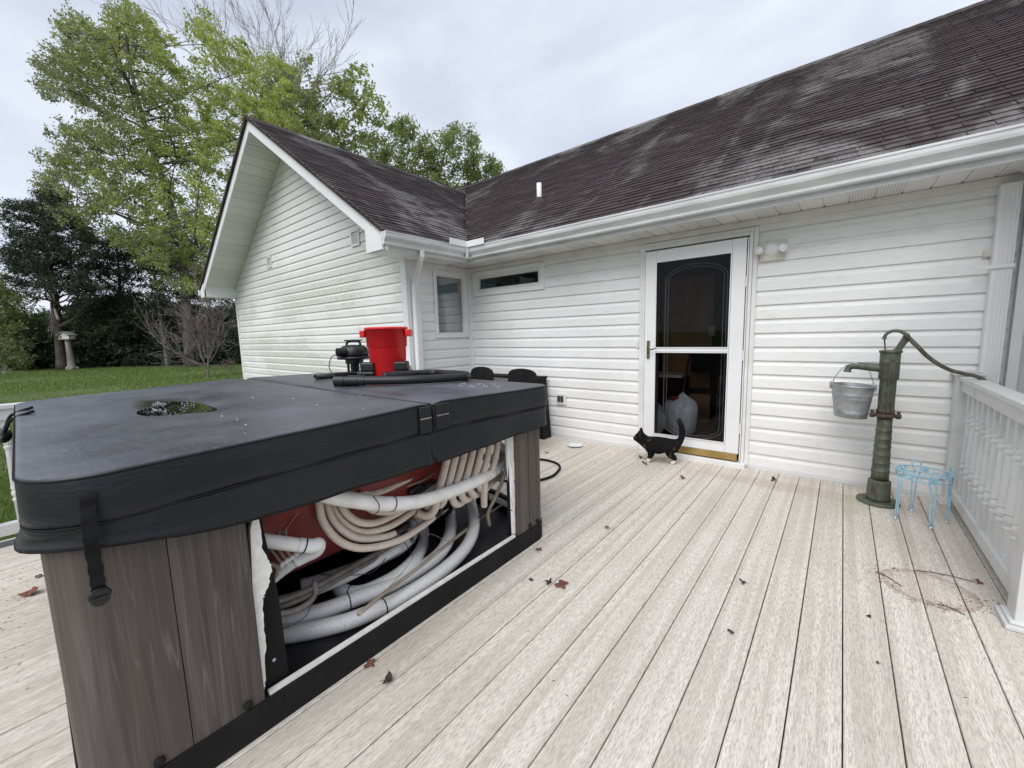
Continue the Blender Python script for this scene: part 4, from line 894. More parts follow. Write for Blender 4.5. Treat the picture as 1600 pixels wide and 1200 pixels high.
mk('buckle', prism(bk_, (.014, 0, 0)), 'black', st, bevel=.004)
mk('buckle_bar', join(box(b0[0]+.0145, b0[0]+.019, b0[1]-.012, b0[1]+.012, b0[2]+.006, b0[2]+.016), box(b0[0]+.0145, b0[0]+.018, b0[1]-.013, b0[1]+.013, b0[2]-.006, b0[2]-.001)), 'black', st)
hx = -2.95
mk('carry_handle', join(tube(smoothpts([(hx-.10, CY0+.06, .972), (hx-.10, CY0-.008, .945), (hx-.08, CY0-.03, .90), (hx-.03, CY0-.045, .87)], 6), .007, 6), tube(smoothpts([(hx+.10, CY0+.06, .972), (hx+.10, CY0-.008, .945), (hx+.07, CY0-.03, .90), (hx-.03, CY0-.045, .87)], 6), .007, 6)), 'blackmatte', cover, smooth=True)
mk('handle_grip', rot(lathe([(.001, -.11), (.018, -.10), (.028, -.06), (.030, 0), (.028, .06), (.018, .10), (.001, .11)], (hx, CY0-.045, .865), 14, 'x', False, False), .0, np.array([hx, CY0-.045, .865])), 'black', cover, smooth=True)
# stitch seam on the near rim of the top
# puddle
pz = .9535
pud = [(-3.05, .31), (-2.9, .42), (-2.7, .53), (-2.5, .585), (-2.25, .58), (-2.08, .5), (-2.1, .4), (-2.3, .31), (-2.5, .27), (-2.8, .26)]
pud = [tuple(p[:2]) for p in smoothpts([(a, b, 0) for a, b in pud+[pud[0]]], 5)][:-1]
o = mk('puddle', prism([(x, y, pz) for x, y in pud], (0, 0, -.0015)), 'water', None, org=(-2.6, .43, pz)); tag(o, 'dark rain puddle lying in a dip of the hot tub cover', 'puddle')
# droppings and crumbs on the cover
rj = random.Random(8); L = []
for i in range(64):
    if i < 50: x, y = rj.gauss(-1.75, .16), rj.gauss(1.72, .07)
    elif i < 75: x, y = rj.gauss(-1.75, .3), rj.gauss(.65, .2)
    else: x, y = rj.uniform(-3.4, -1.5), rj.uniform(.1, 1.9)
    if x > -1.42 or y > 1.98: continue
    z = float(ztop(x, y)); s = rj.uniform(.0010, .0026); L.append(rot(box(x-s*2, x+s*2, y-s*.7, y+s*.7, z+.0005, z+.003), rj.uniform(-.5, .5), np.array([x, y, z])))
o = mk('crumbs', join(*L), 'beige'); tag(o, 'pale crumbs and seed bits scattered over the hot tub cover', kind='stuff')
# ------------------------------------------------------------------ things on the cover
dc = np.array([-2.755, 1.835, 0]); dz = float(ztop(dc[0], dc[1]))+.004
drum = thing('vacuum_drum', (dc[0], dc[1], dz), 'open red plastic vacuum drum on black caster feet', 'drum')
mk('drum_body', lathe([(r*.875, z) for r, z in [(.02, .0), (.140, .0), (.150, .008), (.163, .225), (.166, .228), (.172, .232), (.1765, .360), (.186, .362), (.188, .374), (.182, .380), (.172, .378), (.168, .36), (.160, .20), (.145, .015), (.02, .012)]], (dc[0], dc[1], dz), 40), 'reddrum', drum, smooth=True)
right = np.array([math.cos(YAW), math.sin(YAW), 0]); fwd_ = np.array([-math.sin(YAW), math.cos(YAW), 0])
def rbox(c, hx, hy, z0, z1):
    c = np.array(c); P = []
    for sx in (-1, 1):
        for sy in (-1, 1):
            for z in (z0, z1): P.append(tuple(c+right*hx*sx+fwd_*hy*sy+np.array([0, 0, z-c[2]])))
    return P, box(0, 1, 0, 1, 0, 1)[1]
for s in (-1, 1):
    mk('handle', rbox(dc+right*s*.174+np.array([0, 0, dz]), .020, .05, dz+.305, dz+.36), 'reddrum', drum, bevel=.007)
for s, f in ((-1, -.75), (1, -.6), (-.7, 1)):
    c = dc+right*s*.135+fwd_*f*.12; cf = mk('caster_foot', join(rbox(c+np.array([0, 0, dz]), .068, .055, dz+.018, dz+.050), rbox(c-right*s*.012+np.array([0, 0, dz]), .052, .046, dz+.0505, dz+.118)), 'black', drum, bevel=.012)
    mk('caster', lathe([(.012, -.012), (.02, -.01), (.02, .01), (.012, .012)], c+np.array([0, 0, dz+.006]), 12, 'y'), 'blackmatte', cf, smooth=True)
hc = at(551, 579, 'z', .965); hz = float(ztop(hc[0], min(hc[1], 2)))+.002; hc = np.array([hc[0]+.33, hc[1]-.16, 0]); hz = float(ztop(hc[0], hc[1]))+.003
head = thing('vacuum_motor_head', (hc[0], hc[1], hz), 'black vacuum motor head with its filter cage, standing behind the red drum', 'vacuum head')
mk('filter_cage', join(lathe([(.072, 0), (.072, .02), (.066, .02)], (hc[0], hc[1], hz), 20), lathe([(.078, .095), (.085, .10), (.085, .135), (.03, .135)], (hc[0], hc[1], hz), 20), *[box(hc[0]+.066*math.cos(a)-.007, hc[0]+.066*math.cos(a)+.007, hc[1]+.066*math.sin(a)-.007, hc[1]+.066*math.sin(a)+.007, hz+.019, hz+.097) for a in np.linspace(0, 6.28, 9)[:-1]], lathe([(.035, .01), (.035, .1)], (hc[0], hc[1], hz), 12)), 'black', head)
mk('flange', lathe([(.10, .136), (.155, .140), (.160, .150), (.158, .162), (.12, .166)], (hc[0], hc[1], hz), 28), 'black', head, smooth=True)
mk('motor_housing', lathe([(.135, .166), (.140, .19), (.132, .235), (.105, .262), (.07, .272), (.001, .275)], (hc[0], hc[1], hz), 24), 'black', head, smooth=True)
pc = hc-fwd_*.12-right*.03+np.array([0, 0, hz+.21]); T = -fwd_*.75-right*.66
mk('air_port', tube([pc, pc+T*.05, pc+T*.055, pc+T*.085], [.036, .036, .040, .040], 18, caps=False), 'black', head, smooth=True)
mk('port_bore', tube([pc, pc+T*.083], [.033, .037], 18), 'blackmatte', head, smooth=True)
mk('handle', tube(smoothpts([hc-right*.07+np.array([0, 0, hz+.262]), hc-right*.055+np.array([0, 0, hz+.30]), hc+np.array([0, 0, hz+.312]), hc+right*.06+np.array([0, 0, hz+.30]), hc+right*.07+np.array([0, 0, hz+.262])], 5), .012, 8), 'black', head, smooth=True)
mk('grip_plate', rbox(hc+np.array([0, 0, hz+.3]), .085, .022, hz+.308, hz+.322), 'black', head, bevel=.006)
C = smoothpts([hc-right*.13+np.array([0, 0, hz+.18]), hc-right*.20-fwd_*.04+np.array([0, 0, hz+.17]), hc-right*.23-fwd_*.06+np.array([0, 0, hz+.08]), hc-right*.19-fwd_*.08+np.array([0, 0, hz+.012]), hc-right*.08-fwd_*.12+np.array([0, 0, hz+.006]), hc+right*.04-fwd_*.16+np.array([0, 0, hz+.006]), hc+right*.00-fwd_*.22+np.array([0, 0, hz+.006]), hc-right*.08-fwd_*.16+np.array([0, 0, hz+.012]), hc+right*.1-fwd_*.14+np.array([0, 0, hz+.008])], 8)
mk('power_cord', tube(C, .0045, 6), 'black', head, smooth=True)
for ch in list(head.children): ch.scale = (.86, .86, .90)
# hose loop
HP = [(566, 600), (600, 599), (650, 597), (700, 593), (728, 589), (739, 583), (722, 580), (690, 581), (655, 584), (620, 588), (600, 590)]
C = [];
for x, y in HP:
    p = at(x, y, 'z', .990); C.append(p)
C = [np.array([min(p[0], -1.45), min(p[1], 1.985), float(ztop(p[0], min(p[1], 1.98)))+.033]) for p in C]
C = smoothpts(C, 8)
hose = thing('vacuum_hose', tuple(C[0]), 'thick black vacuum hose looped across the hot tub cover', 'hose')
Cr = resample(C, .006); mk('hose_tube', tube(Cr, np.where(np.arange(len(Cr)) % 2 == 0, .0270, .0254), 14), 'black', hose, smooth=True)
T = C[0]-C[1]; T /= np.linalg.norm(T)
mk('hose_cuff', tube([C[0]-T*.02, C[0]+T*.02, C[0]+T*.022, C[0]+T*.10, C[0]+T*.102, C[0]+T*.16], [.030, .030, .032, .033, .0355, .0355], 18), 'black', hose, smooth=False)
e = C[0]+T*.12; mk('cuff_latch', rbox(e+np.array([0, 0, .038]), .035, .016, e[2]+.034, e[2]+.050), 'blackmatte', hose, bevel=.004)
a = at(493, 593, 'z', .985); b = at(562, 584, 'z', .985)
a = np.array([a[0], a[1], float(ztop(a[0], a[1]))+.021]); d_ = (b-a); d_[2] = 0; d_ /= np.linalg.norm(d_); b = a+d_*.62; b[2] = float(ztop(b[0], b[1]))+.021
o = mk('extension_wand', tube([a, b], .019, 16, caps=False), 'black', None, smooth=True, org=a); so_ = o.modifiers.new('s', 'SOLIDIFY'); so_.thickness = .003
tag(o, 'straight black vacuum tube lying to the left of the hose', 'vacuum tube')
# ------------------------------------------------------------------ behind the tub
pd_ = np.array([-3.87, 2.62, 0])
o = mk('pedestal', lathe([(.16, 0), (.16, .05), (.12, .08), (.09, .14), (.075, .3), (.075, .72), (.09, .80), (.10, .85), (.085, .87), (.12, .90), (.15, .93), (.155, .955), (.13, .955)], pd_, 20), 'stone', None, smooth=True, org=pd_); tag(o, 'cream cast-stone pedestal standing behind the red drum', 'pedestal')
def patio_chair(px0, px1, ytop, Y, label):
    l = at(px0, ytop+8, 'y', Y); r_ = at(px1, ytop+8, 'y', Y); cx = (l[0]+r_[0])/2; w = (r_[0]-l[0])/2; zt_ = at((px0+px1)/2, ytop, 'y', Y)[2]
    c = thing('patio_chair', (cx, Y+.2, 0), label, 'chair', 'black patio chairs behind the hot tub')
    P = []
    for a in np.linspace(0, math.pi, 17): P.append((cx-w*math.cos(a)**1 if True else 0, Y, zt_-.10+.10*math.sin(a)**.6))
    pts = [(cx-w, Y, zt_-.42)]+P+[(cx+w, Y, zt_-.42)]
    mk('backrest', prism(pts, (0, .03, 0)), 'blackmatte', c, bevel=.008)
    mk('seat', box(cx-w*1.1, cx+w*1.1, Y-.42, Y+.01, .43, .47), 'blackmatte', c, bevel=.012)
    for sx in (-1, 1):
        for yy in (Y-.40, Y-.0): mk('leg', tube([(cx+sx*w*.7, yy, 0), (cx+sx*w*.8, yy, .43)], .014, 8), 'blackmatte', c)
patio_chair(735, 769, 573, 3.42, 'black chair with a rounded back, next to the vacuum hose')
patio_chair(793, 837, 576, 3.42, 'black chair with a rounded back, nearer the door, behind the tub corner')
tb = thing('patio_table', (-3.3, 3.96, 0), 'narrow black table standing against the wall behind the hot tub', 'table')
tz = at(855, 591, 'y', 3.86)[2]; tx = at(855, 591, 'y', 4.06)[0]
mk('tabletop', box(-3.95, tx, 3.86, 4.07, tz-.03, tz), 'blackmatte', tb, bevel=.006)
lp = at(861, 686, 'y', 4.03)
for x_ in (0, -1.18):
    mk('side_panel', prism([(tx-.08+x_, 3.88, tz-.0305), (tx+x_-.001, 3.88, tz-.0305), (lp[0]+x_, 3.88, 0), (tx-.09+x_, 3.88, 0)], (0, .16, 0)), 'blackmatte', tb)
# garden hose end on the deck
C = smoothpts([(-2.6, 2.85, .02), (-2.32, 3.17, .015), (-2.12, 3.20, .013), (-2.00, 3.12, .012), (-1.94, 2.98, .012), (-1.92, 2.84, .012), (-1.98, 2.68, .012), (-2.15, 2.55, .012), (-2.4, 2.5, .012)], 8)
o = mk('garden_hose', tube(C, .011, 10), 'blackmatte', None, smooth=True, org=C[0]); tag(o, 'dark rubber cable looping out from behind the hot tub onto the deck', 'cable')
pl = np.array([-2.255, 3.835, .001]); o = mk('plate', lathe([(.045, 0), (.05, .004), (.085, .016), (.088, .018), (.084, .019), (.05, .008), (.01, .007)], pl, 28), 'china', None, smooth=True, org=pl); tag(o, 'small white plate on the deck by the wall', 'plate')
# ------------------------------------------------------------------ hand pump with bucket
pc = np.array([.262, 3.785, 0]); pump = thing('hand_pump', pc, 'old green cast-iron hand water pump with a curved handle', 'pump')
def L_(prof, name, m_='pump', c=pc, seg=28, **k): return mk(name, lathe(prof, c, seg, **k), m_, pump, smooth=True)
L_([(.118, .001), (.120, .006), (.118, .018), (.075, .022)], 'base_flange')
L_([(.068, .022), (.066, .04), (.063, .155), (.061, .165), (.050, .170)], 'base_sleeve')
st_ = [(.0495, .17), (.0495, .22)]
for i in range(6):
    z = .235+i*.058; r = .0485-i*.0012; st_ += [(r, z-.004), (r+.0035, z), (r+.0035, z+.005), (r, z+.009)]
st_ += [(.0415, .56), (.041, .625)]
L_(st_, 'lower_column')
mk('clamp_flange', join(lathe([(.045, .622), (.062, .624), (.064, .634), (.062, .646), (.045, .648)], pc, 24), box(pc[0]-.083, pc[0]+.083, pc[1]-.022, pc[1]+.022, .626, .645)), 'rust', pump, bevel=.004)
for s in (-1, 1): mk('bolt', lathe([(.013, .615), (.013, .625), (.008, .625), (.008, .655), (.012, .655), (.012, .664)], pc+np.array([s*.068, 0, 0]), 6), 'rust', pump)
L_([(.044, .648), (.050, .652), (.050, .672), (.047, .676), (.0445, .69), (.0445, .885), (.047, .888)], 'cylinder')
L_([(.048, .886), (.054, .890), (.054, 1.066), (.052, 1.07)], 'head')
L_([(.058, 1.070), (.061, 1.073), (.061, 1.086), (.03, 1.090), (.01, 1.09)], 'cap')
mk('seam_rib', box(pc[0]-.004, pc[0]+.004, pc[1]-.060, pc[1]-.046, .66, 1.06), 'pump', pump, bevel=.002)
mk('hex_nut', join(lathe([(.021, -.064), (.021, -.052)], (pc[0]-.018, pc[1], 1.015), 6, 'y'), lathe([(.011, -.069), (.011, -.06)], (pc[0]-.018, pc[1], 1.015), 12, 'y')), 'pump', pump, bevel=.002)
sp = smoothpts([pc+np.array([-.04, 0, .962]), pc+np.array([-.12, 0, .970]), pc+np.array([-.175, 0, .975]), pc+np.array([-.205, -.002, .970]), pc+np.array([-.219, -.003, .948]), pc+np.array([-.221, -.003, .930])], 6)
mk('spout', tube(sp, list(np.linspace(.028, .019, len(sp)-6))+list(np.linspace(.020, .024, 6)), 16), 'pump', pump, smooth=True)
mk('spout_hook', tube([pc+np.array([-.185, 0, .985]), pc+np.array([-.192, 0, 1.002]), pc+np.array([-.20, 0, .988])], .005, 6), 'pump', pump)
def pz_(x, y): p = at(x, y, 'y', pc[1]); return p
mk('bracket', prism([tuple(pz_(*q)) for q in ((1393, 549), (1408, 549), (1416, 538), (1424, 529), (1421, 521), (1414, 521), (1407, 532), (1399, 544))], (0, .022, 0)), 'pump', pump, bevel=.003)
hl = smoothpts([pz_(*q) for q in ((1381, 530), (1384, 523), (1393, 517.5), (1404, 517), (1413, 521), (1420, 528), (1433, 541), (1448, 556), (1466, 569), (1487, 579), (1508, 584), (1522, 587), (1533, 592), (1538, 597))], 6)
hl = [p+np.array([0, -.010, 0]) for p in hl]
rad = np.interp(np.linspace(0, 1, len(hl)), [0, .05, .3, .42, .85, .95, 1], [.013, .010, .0115, .0135, .0115, .0135, .016])
hb = mk('lever_handle', tube(hl, rad, 10), 'pump', pump, smooth=True)
mk('handle_rib', tube([p+np.array([0, -.008, .004]) for p in hl[24:-10]], .004, 6), 'pump', hb, smooth=True)
mk('pivot_bolt', lathe([(.010, -.028), (.010, .028)], pz_(1419, 527)+np.array([0, 0, 0]), 8, 'y'), 'rust', pump)
mk('pump_rod', tube([pz_(1382, 530), pc+np.array([-.028, 0, 1.08])], .0045, 6), 'rust', pump)
bc = np.array([pc[0]-.186, pc[1]-.012, .606]); bucket = thing('bucket', bc, 'galvanised steel bucket hanging from the pump spout', 'bucket')
bb = mk('bucket_body', lathe([(.001, .004), (.090, .0), (.095, .002), (.097, .030), (.101, .034), (.098, .040), (.110, .130), (.114, .135), (.111, .142), (.113, .158), (.117, .163), (.114, .170), (.120, .222), (.126, .226), (.126, .234), (.120, .236), (.116, .225), (.106, .13), (.092, .01), (.001, .008)], bc, 36), 'galv', bucket, smooth=True)
for vv in bb.data.vertices: vv.co.z += vv.co.x*-.045
for s in (-1, 1): mk('bail_ear', join(box(bc[0]+s*.118-.012, bc[0]+s*.118+.012, bc[1]-.012, bc[1]+.012, bc[2]+.195-s*.005, bc[2]+.25-s*.005)), 'galv', bucket, bevel=.004)
C = smoothpts([bc+np.array([-.115, 0, .245]), bc+np.array([-.095, 0, .30]), bc+np.array([-.06, 0, .355]), bc+np.array([-.015, 0, .388]), bc+np.array([.02, 0, .385]), bc+np.array([.075, 0, .345]), bc+np.array([.10, 0, .29]), bc+np.array([.115, 0, .238])], 5)
mk('bail', tube(C, .0032, 8), 'steel', bucket, smooth=True)
# ------------------------------------------------------------------ blue wire plant stand
sc_ = np.array([.452, 3.575, 0]); stand = thing('plant_stand', sc_, 'pale blue wire plant stand beside the pump', 'plant stand')
def ring(r, z, n=40): return [sc_+np.array([r*math.cos(a), r*math.sin(a), z]) for a in np.linspace(0, 2*math.pi, n+1)]
mk('top_ring', join(tube(ring(.128, .325), .0045, 6, False), tube(ring(.124, .288), .0042, 6, False)), 'blue', stand, smooth=True)
mk('cross_wires', join(*[tube([sc_+np.array([.124*math.cos(a), .124*math.sin(a), .288]), sc_+np.array([-.124*math.cos(a), -.124*math.sin(a), .288])], .003, 6) for a in (.3, 1.35, 2.4)]), 'blue', stand)
for i in range(7):
    a = 2*math.pi*i/7+.5; c = sc_+np.array([.127*math.cos(a), .127*math.sin(a), .306]); pts = []
    t = np.array([-math.sin(a), math.cos(a), 0]); nn = np.array([math.cos(a), math.sin(a), 0])
    for k in range(20):
        th = 2*math.pi*k/20; r = .017+.0035*math.cos(5*th); pts.append(tuple(c+t*r*math.cos(th)+np.array([0, 0, r*math.sin(th)])))
    mk('flower', join(prism(pts, nn*.003), tube([c+nn*-.003+t*.006*math.cos(q)+np.array([0, 0, .006*math.sin(q)]) for q in np.linspace(0, 6.28, 10)], .002, 5)), 'blue', stand)
for a in (-2.6, -1.3, .25, 1.75):
    d1 = np.array([math.cos(a), math.sin(a), 0]); t = np.array([-math.sin(a), math.cos(a), 0]); ft = sc_+d1*.135+np.array([0, 0, .004])
    P_ = smoothpts([sc_+d1*.126+t*.004+np.array([0, 0, .29]), sc_+d1*.129+t*.022+np.array([0, 0, .345]), sc_+d1*.129+np.array([0, 0, .362]), sc_+d1*.129-t*.022+np.array([0, 0, .345]), sc_+d1*.128-t*.02+np.array([0, 0, .27]), sc_+d1*.130-t*.010+np.array([0, 0, .22]), ft-t*.005], 6)
    Q_ = [sc_+d1*.126+t*.004+np.array([0, 0, .29]), sc_+d1*.130+t*.012+np.array([0, 0, .23]), ft+t*.005]
    lg = mk('leg', join(tube(P_, .0042, 6), tube(smoothpts(Q_, 5), .0042, 6)), 'blue', stand, smooth=True)
    mk('foot_tip', lathe([(.004, 0), (.008, .002), (.008, .014), (.004, .016)], ft-np.array([0, 0, .003]), 8), 'white', lg, smooth=True)
# ------------------------------------------------------------------ cat
cat = thing('cat', (-1.31, 3.80, 0), 'black tortoiseshell cat with white paws standing in front of the glass door, tail up', 'cat')
sk = {'pel': (.118, 0, .172, .062, .072), 'bel': (.02, 0, .162, .066, .078), 'che': (-.078, 0, .165, .056, .072), 'nek': (-.132, -.004, .205, .040, .044), 'hed': (-.172, -.010, .243, .050, .046), 'muz': (-.222, -.016, .226, .021, .020), 'nos': (-.236, -.018, .223, .012, .012),
      'tb': (.178, 0, .205, .030, .030), 't1': (.200, 0, .25, .025, .025), 't2': (.206, 0, .31, .024, .024), 't3': (.196, .0, .37, .023, .023), 't4': (.172, 0, .425, .020, .020), 't5': (.160, 0, .440, .010, .010)}
ed = [('pel', 'bel'), ('bel', 'che'), ('che', 'nek'), ('nek', 'hed'), ('hed', 'muz'), ('muz', 'nos'), ('pel', 'tb'), ('tb', 't1'), ('t1', 't2'), ('t2', 't3'), ('t3', 't4'), ('t4', 't5')]
for s, n_ in ((-1, 'l'), (1, 'r')):
    df = .012 if s > 0 else 0; dh = -.035 if s > 0 else 0
    sk.update({'e1'+n_: (-.166, s*.034-.008, .278, .022, .020), 'e2'+n_: (-.164, s*.044-.008, .305, .014, .011), 'e3'+n_: (-.164, s*.049-.008, .328, .004, .004),
      'f0'+n_: (-.078, s*.026, .130, .036, .034), 'f1'+n_: (-.068+df, s*.028, .088, .026, .024), 'f2'+n_: (-.084+df, s*.028, .040, .018, .017), 'f3'+n_: (-.092+df, s*.028, .015, .017, .014), 'f4'+n_: (-.108+df, s*.028, .012, .014, .011),
      'h0'+n_: (.118, s*.034, .145, .050, .056), 'h1'+n_: (.088+dh*.3, s*.038, .102, .036, .038), 'h2'+n_: (.146+dh*.8, s*.036, .060, .020, .020), 'h3'+n_: (.132+dh, s*.036, .018, .017, .015), 'h4'+n_: (.104+dh, s*.036, .012, .015, .011)})
    ed += [('hed', 'e1'+n_), ('e1'+n_, 'e2'+n_), ('e2'+n_, 'e3'+n_), ('che', 'f0'+n_), ('f0'+n_, 'f1'+n_), ('f1'+n_, 'f2'+n_), ('f2'+n_, 'f3'+n_), ('f3'+n_, 'f4'+n_), ('pel', 'h0'+n_), ('h0'+n_, 'h1'+n_), ('h1'+n_, 'h2'+n_), ('h2'+n_, 'h3'+n_), ('h3'+n_, 'h4'+n_)]
ks = list(sk); me = bpy.data.meshes.new('body'); me.from_pydata([sk[k][:3] for k in ks], [(ks.index(a), ks.index(b)) for a, b in ed], [])
body = bpy.data.objects.new('body', me); COL.objects.link(body); body.parent = cat
m_ = body.modifiers.new('skin', 'SKIN'); m_.use_smooth_shade = True
for i, k in enumerate(ks): me.skin_vertices[0].data[i].radius = [q*1.22 for q in sk[k][3:5]]
me.skin_vertices[0].data[0].use_root = True
ss = body.modifiers.new('sub', 'SUBSURF'); ss.levels = 2; ss.render_levels = 2; me.materials.append(MT['fur'])
for s in (-1, 1):
    me2 = bpy.data.meshes.new('eye'); v, f = lathe([(.0001, -.0055), (.004, -.004), (.0056, 0), (.004, .004), (.0001, .0055)], (-.218, s*.019-.014, .247), 10, 'x', False, False); me2.from_pydata([tuple(map(float, p)) for p in v], [], f); me2.materials.append(MT['eye']); eo = bpy.data.objects.new('eye', me2); COL.objects.link(eo); eo.parent = cat
cat.rotation_euler = (0, 0, math.radians(20))
# ------------------------------------------------------------------ inside the door
bp = at(1060, 690, 'y', 4.62)
def lump(c, rx, ry, rz, n=18, m=12, seed=1, top=.35):
    r_ = random.Random(seed); V = []; ph = [r_.uniform(0, 6) for _ in range(6)]
    for i in range(m+1):
        v_ = math.pi*i/m
        for k in range(n):
            u_ = 2*math.pi*k/n; w_ = 1+.10*math.sin(3*u_+ph[0]+2*v_)+.07*math.sin(7*u_+ph[1])*math.sin(v_)+.05*math.sin(5*v_+ph[2]); V.append((c[0]+rx*w_*math.sin(v_)*math.cos(u_), c[1]+ry*w_*math.sin(v_)*math.sin(u_), c[2]+rz*(math.cos(v_)+1)*w_))
    return V, [(i*n+k, (i+1)*n+k, (i+1)*n+(k+1) % n, i*n+(k+1) % n) for i in range(m) for k in range(n)]
o = mk('plastic_bag', lump((-1.34, 4.62, .05), .18, .13, .235, seed=3), 'bag', None, smooth=True, org=(-1.34, 4.62, .05)); tag(o, 'filled clear plastic bag on the floor just inside the door', 'bag')
o = mk('plastic_bag', lump((-1.66, 4.58, .05), .16, .13, .20, seed=9), 'bag', None, smooth=True, org=(-1.66, 4.58, .05)); tag(o, 'second clear plastic bag half hidden behind the left edge of the door', 'bag')
o = mk('bag_tie', lump((-1.42, 4.60, .48), .06, .05, .025, seed=4), 'darkred', None, smooth=True, org=(-1.42, 4.6, .48)); tag(o, 'red tie bunched on top of the bag inside the door', 'bag tie')
o = mk('rug', box(-1.3, -.3, 5.0, 5.9, .046, .06), 'darkred', None, org=(-.8, 5.4, .046)); tag(o, 'dark red rug on the floor inside the house', 'rug')
wk = thing('wheelchair', (-1.25, 5.1, .046), 'dark folded walking frame standing in the hall behind the glass', 'walking frame')
mk('backrest', box(-1.42, -1.08, 5.18, 5.21, .75, 1.05), 'blackmatte', wk, bevel=.02); mk('seat', box(-1.42, -1.08, 4.95, 5.2, .52, .56), 'blackmatte', wk, bevel=.01)
for sx in (-1.44, -1.06):
    mk('frame_tube', tube(smoothpts([(sx, 4.9, .1), (sx, 4.98, .5), (sx, 5.12, .8), (sx, 5.24, .98), (sx, 5.3, .96)], 4), .013, 8), 'steel' if False else 'black', wk, smooth=True)
    mk('wheel', rot(lathe([(.06, -.012), (.085, -.01), (.085, .01), (.06, .012)], (sx, 4.92, .135), 20, 'x'), 0, np.array([0, 0, 0])), 'blackmatte', wk, smooth=True)
wk.name = 'walking_frame'
bx = thing('storage_shelf', (-1.95, 5.3, .046), 'dark low shelf with pale edge at the left inside the door', 'shelf')
mk('shelf_board', box(-2.3, -1.50, 5.1, 5.5, .68, .71), 'beige', bx); mk('shelf_body', box(-2.3, -1.52, 5.12, 5.5, .046, .679), 'blackmatte', bx)
# ------------------------------------------------------------------ dead leaves on the deck
def deadleaf(x, y, s, seed, m_='leaf', label='', lobes=5, curl=.35, stem=True):
    r_ = random.Random(seed); rt = r_.uniform(0, 6.28); V = [(0, 0, .25*s*curl)]; n = lobes*6
    for k in range(n):
        a = 2*math.pi*k/n; rr_ = s*(.50+.52*abs(math.cos(lobes*a/2))**1.3)*r_.uniform(.72, 1.12); xx, yy = rr_*math.cos(a), rr_*math.sin(a)*.8
        V.append((xx, yy, curl*s*(.45*math.sin(a+1)+.55*math.sin(2*a+r_.uniform(-.3, .3)))))
    mid = [(v_[0]*.55, v_[1]*.55, v_[2]*.25+.15*s*curl) for v_ in V[1:]]; V = V+mid
    Fc = []
    for k in range(n):
        j = (k+1) % n; Fc += [(0, 1+n+k, 1+n+j), (1+n+k, 1+k, 1+j, 1+n+j)]
    v = np.array(V); v[:, 2] -= v[:, 2].min(); v[:, 2] += .002
    c, s_ = math.cos(rt), math.sin(rt); v = np.stack([v[:, 0]*c-v[:, 1]*s_, v[:, 0]*s_+v[:, 1]*c, v[:, 2]], 1)+np.array([x, y, 0])
    vf = (v, Fc)
    o = mk('dead_leaf', vf, m_, None, org=(x, y, 0)); sd_ = o.modifiers.new('t', 'SOLIDIFY'); sd_.thickness = .0008
    tag(o, label, 'leaf', 'dead leaves lying on the deck')
    if stem:
        a = r_.uniform(0, 6.28); mk('stem', tube(smoothpts([(x, y, .006), (x+s*.8*math.cos(a), y+s*.8*math.sin(a), .008), (x+s*1.5*math.cos(a+.2), y+s*1.5*math.sin(a+.2), .004)], 4), .0009, 5), 'leafdark', o)
deadleaf(-1.03, 1.60, .042, 1, label='largest reddish-brown leaf in the middle of the deck', curl=.25, stem=False)
deadleaf(-1.085, 1.575, .022, 2, 'leafdark', 'dark crumpled leaf bit touching the largest brown leaf', curl=.9)
deadleaf(-1.354, .731, .026, 3, label='brown leaf closest to the near bottom edge of the tub')
deadleaf(-1.226, .73, .022, 4, 'leafdark', 'thin curled leaf with a long stem, right of the brown leaf near the tub', 3, 1.0)
deadleaf(-1.315, 1.806, .026, 5, label='brown leaf near the far corner of the hot tub base')
deadleaf(-1.112, 2.285, .020, 6, label='small curled leaf alone in the middle distance, right of the tub corner', curl=.7)
deadleaf(-.99, 3.48, .030, 7, label='folded brown leaf a step in front of the door', curl=.5)
deadleaf(-.375, 3.857, .028, 8, 'leafdark', 'dark leaf against the wall to the right of the door', curl=.6)
deadleaf(-.317, 2.157, .018, 9, 'leafdark', 'small split leaf in the centre of the open deck', 3, .8)
deadleaf(-.293, 1.75, .014, 10, 'leafdark', 'tiny crumpled leaf in the right foreground', 4, .9)
deadleaf(-1.175, 1.547, .016, 11, 'leafdark', 'small black leaf scrap left of the largest brown leaf')
deadleaf(-2.367, 3.449, .03, 12, 'leafyellow', 'yellowish leaf beside the far end of the hot tub', stem=False)
deadleaf(.585, 2.839, .020, 13, label='small red-brown leaf near the right railing', curl=.4)
deadleaf(-3.163, -.098, .045, 14, 'leaf', 'long brown leaf on the deck to the left of the tub', 3, .5)
deadleaf(-3.37, -.06, .022, 15, 'leafdark', 'small dark leaf farther left of the tub', 3, .5)
deadleaf(-1.495, 3.83, .028, 16, 'leafdark', 'dark leaf by the wall behind the cat', curl=.6)
deadleaf(-1.39, 3.66, .03, 17, 'leafdark', "dark leaf just in front of the cat's front paw", 3, .6)
deadleaf(.159, 2.218, .012, 18, 'leafdark', 'black seed-sized leaf scrap below the round stain', 3, .3, False)
deadleaf(.173, 1.913, .010, 19, 'leafdark', 'black scrap of leaf nearest the right foreground', 3, .4, False)
deadleaf(-2.72, 3.90, .03, 20, 'leaf', 'brown leaf by the foot of the black patio table')
deadleaf(-1.39, 1.16, .02, 21, 'leafdark', 'shrivelled leaf caught against the tub base', 3, .7, False)
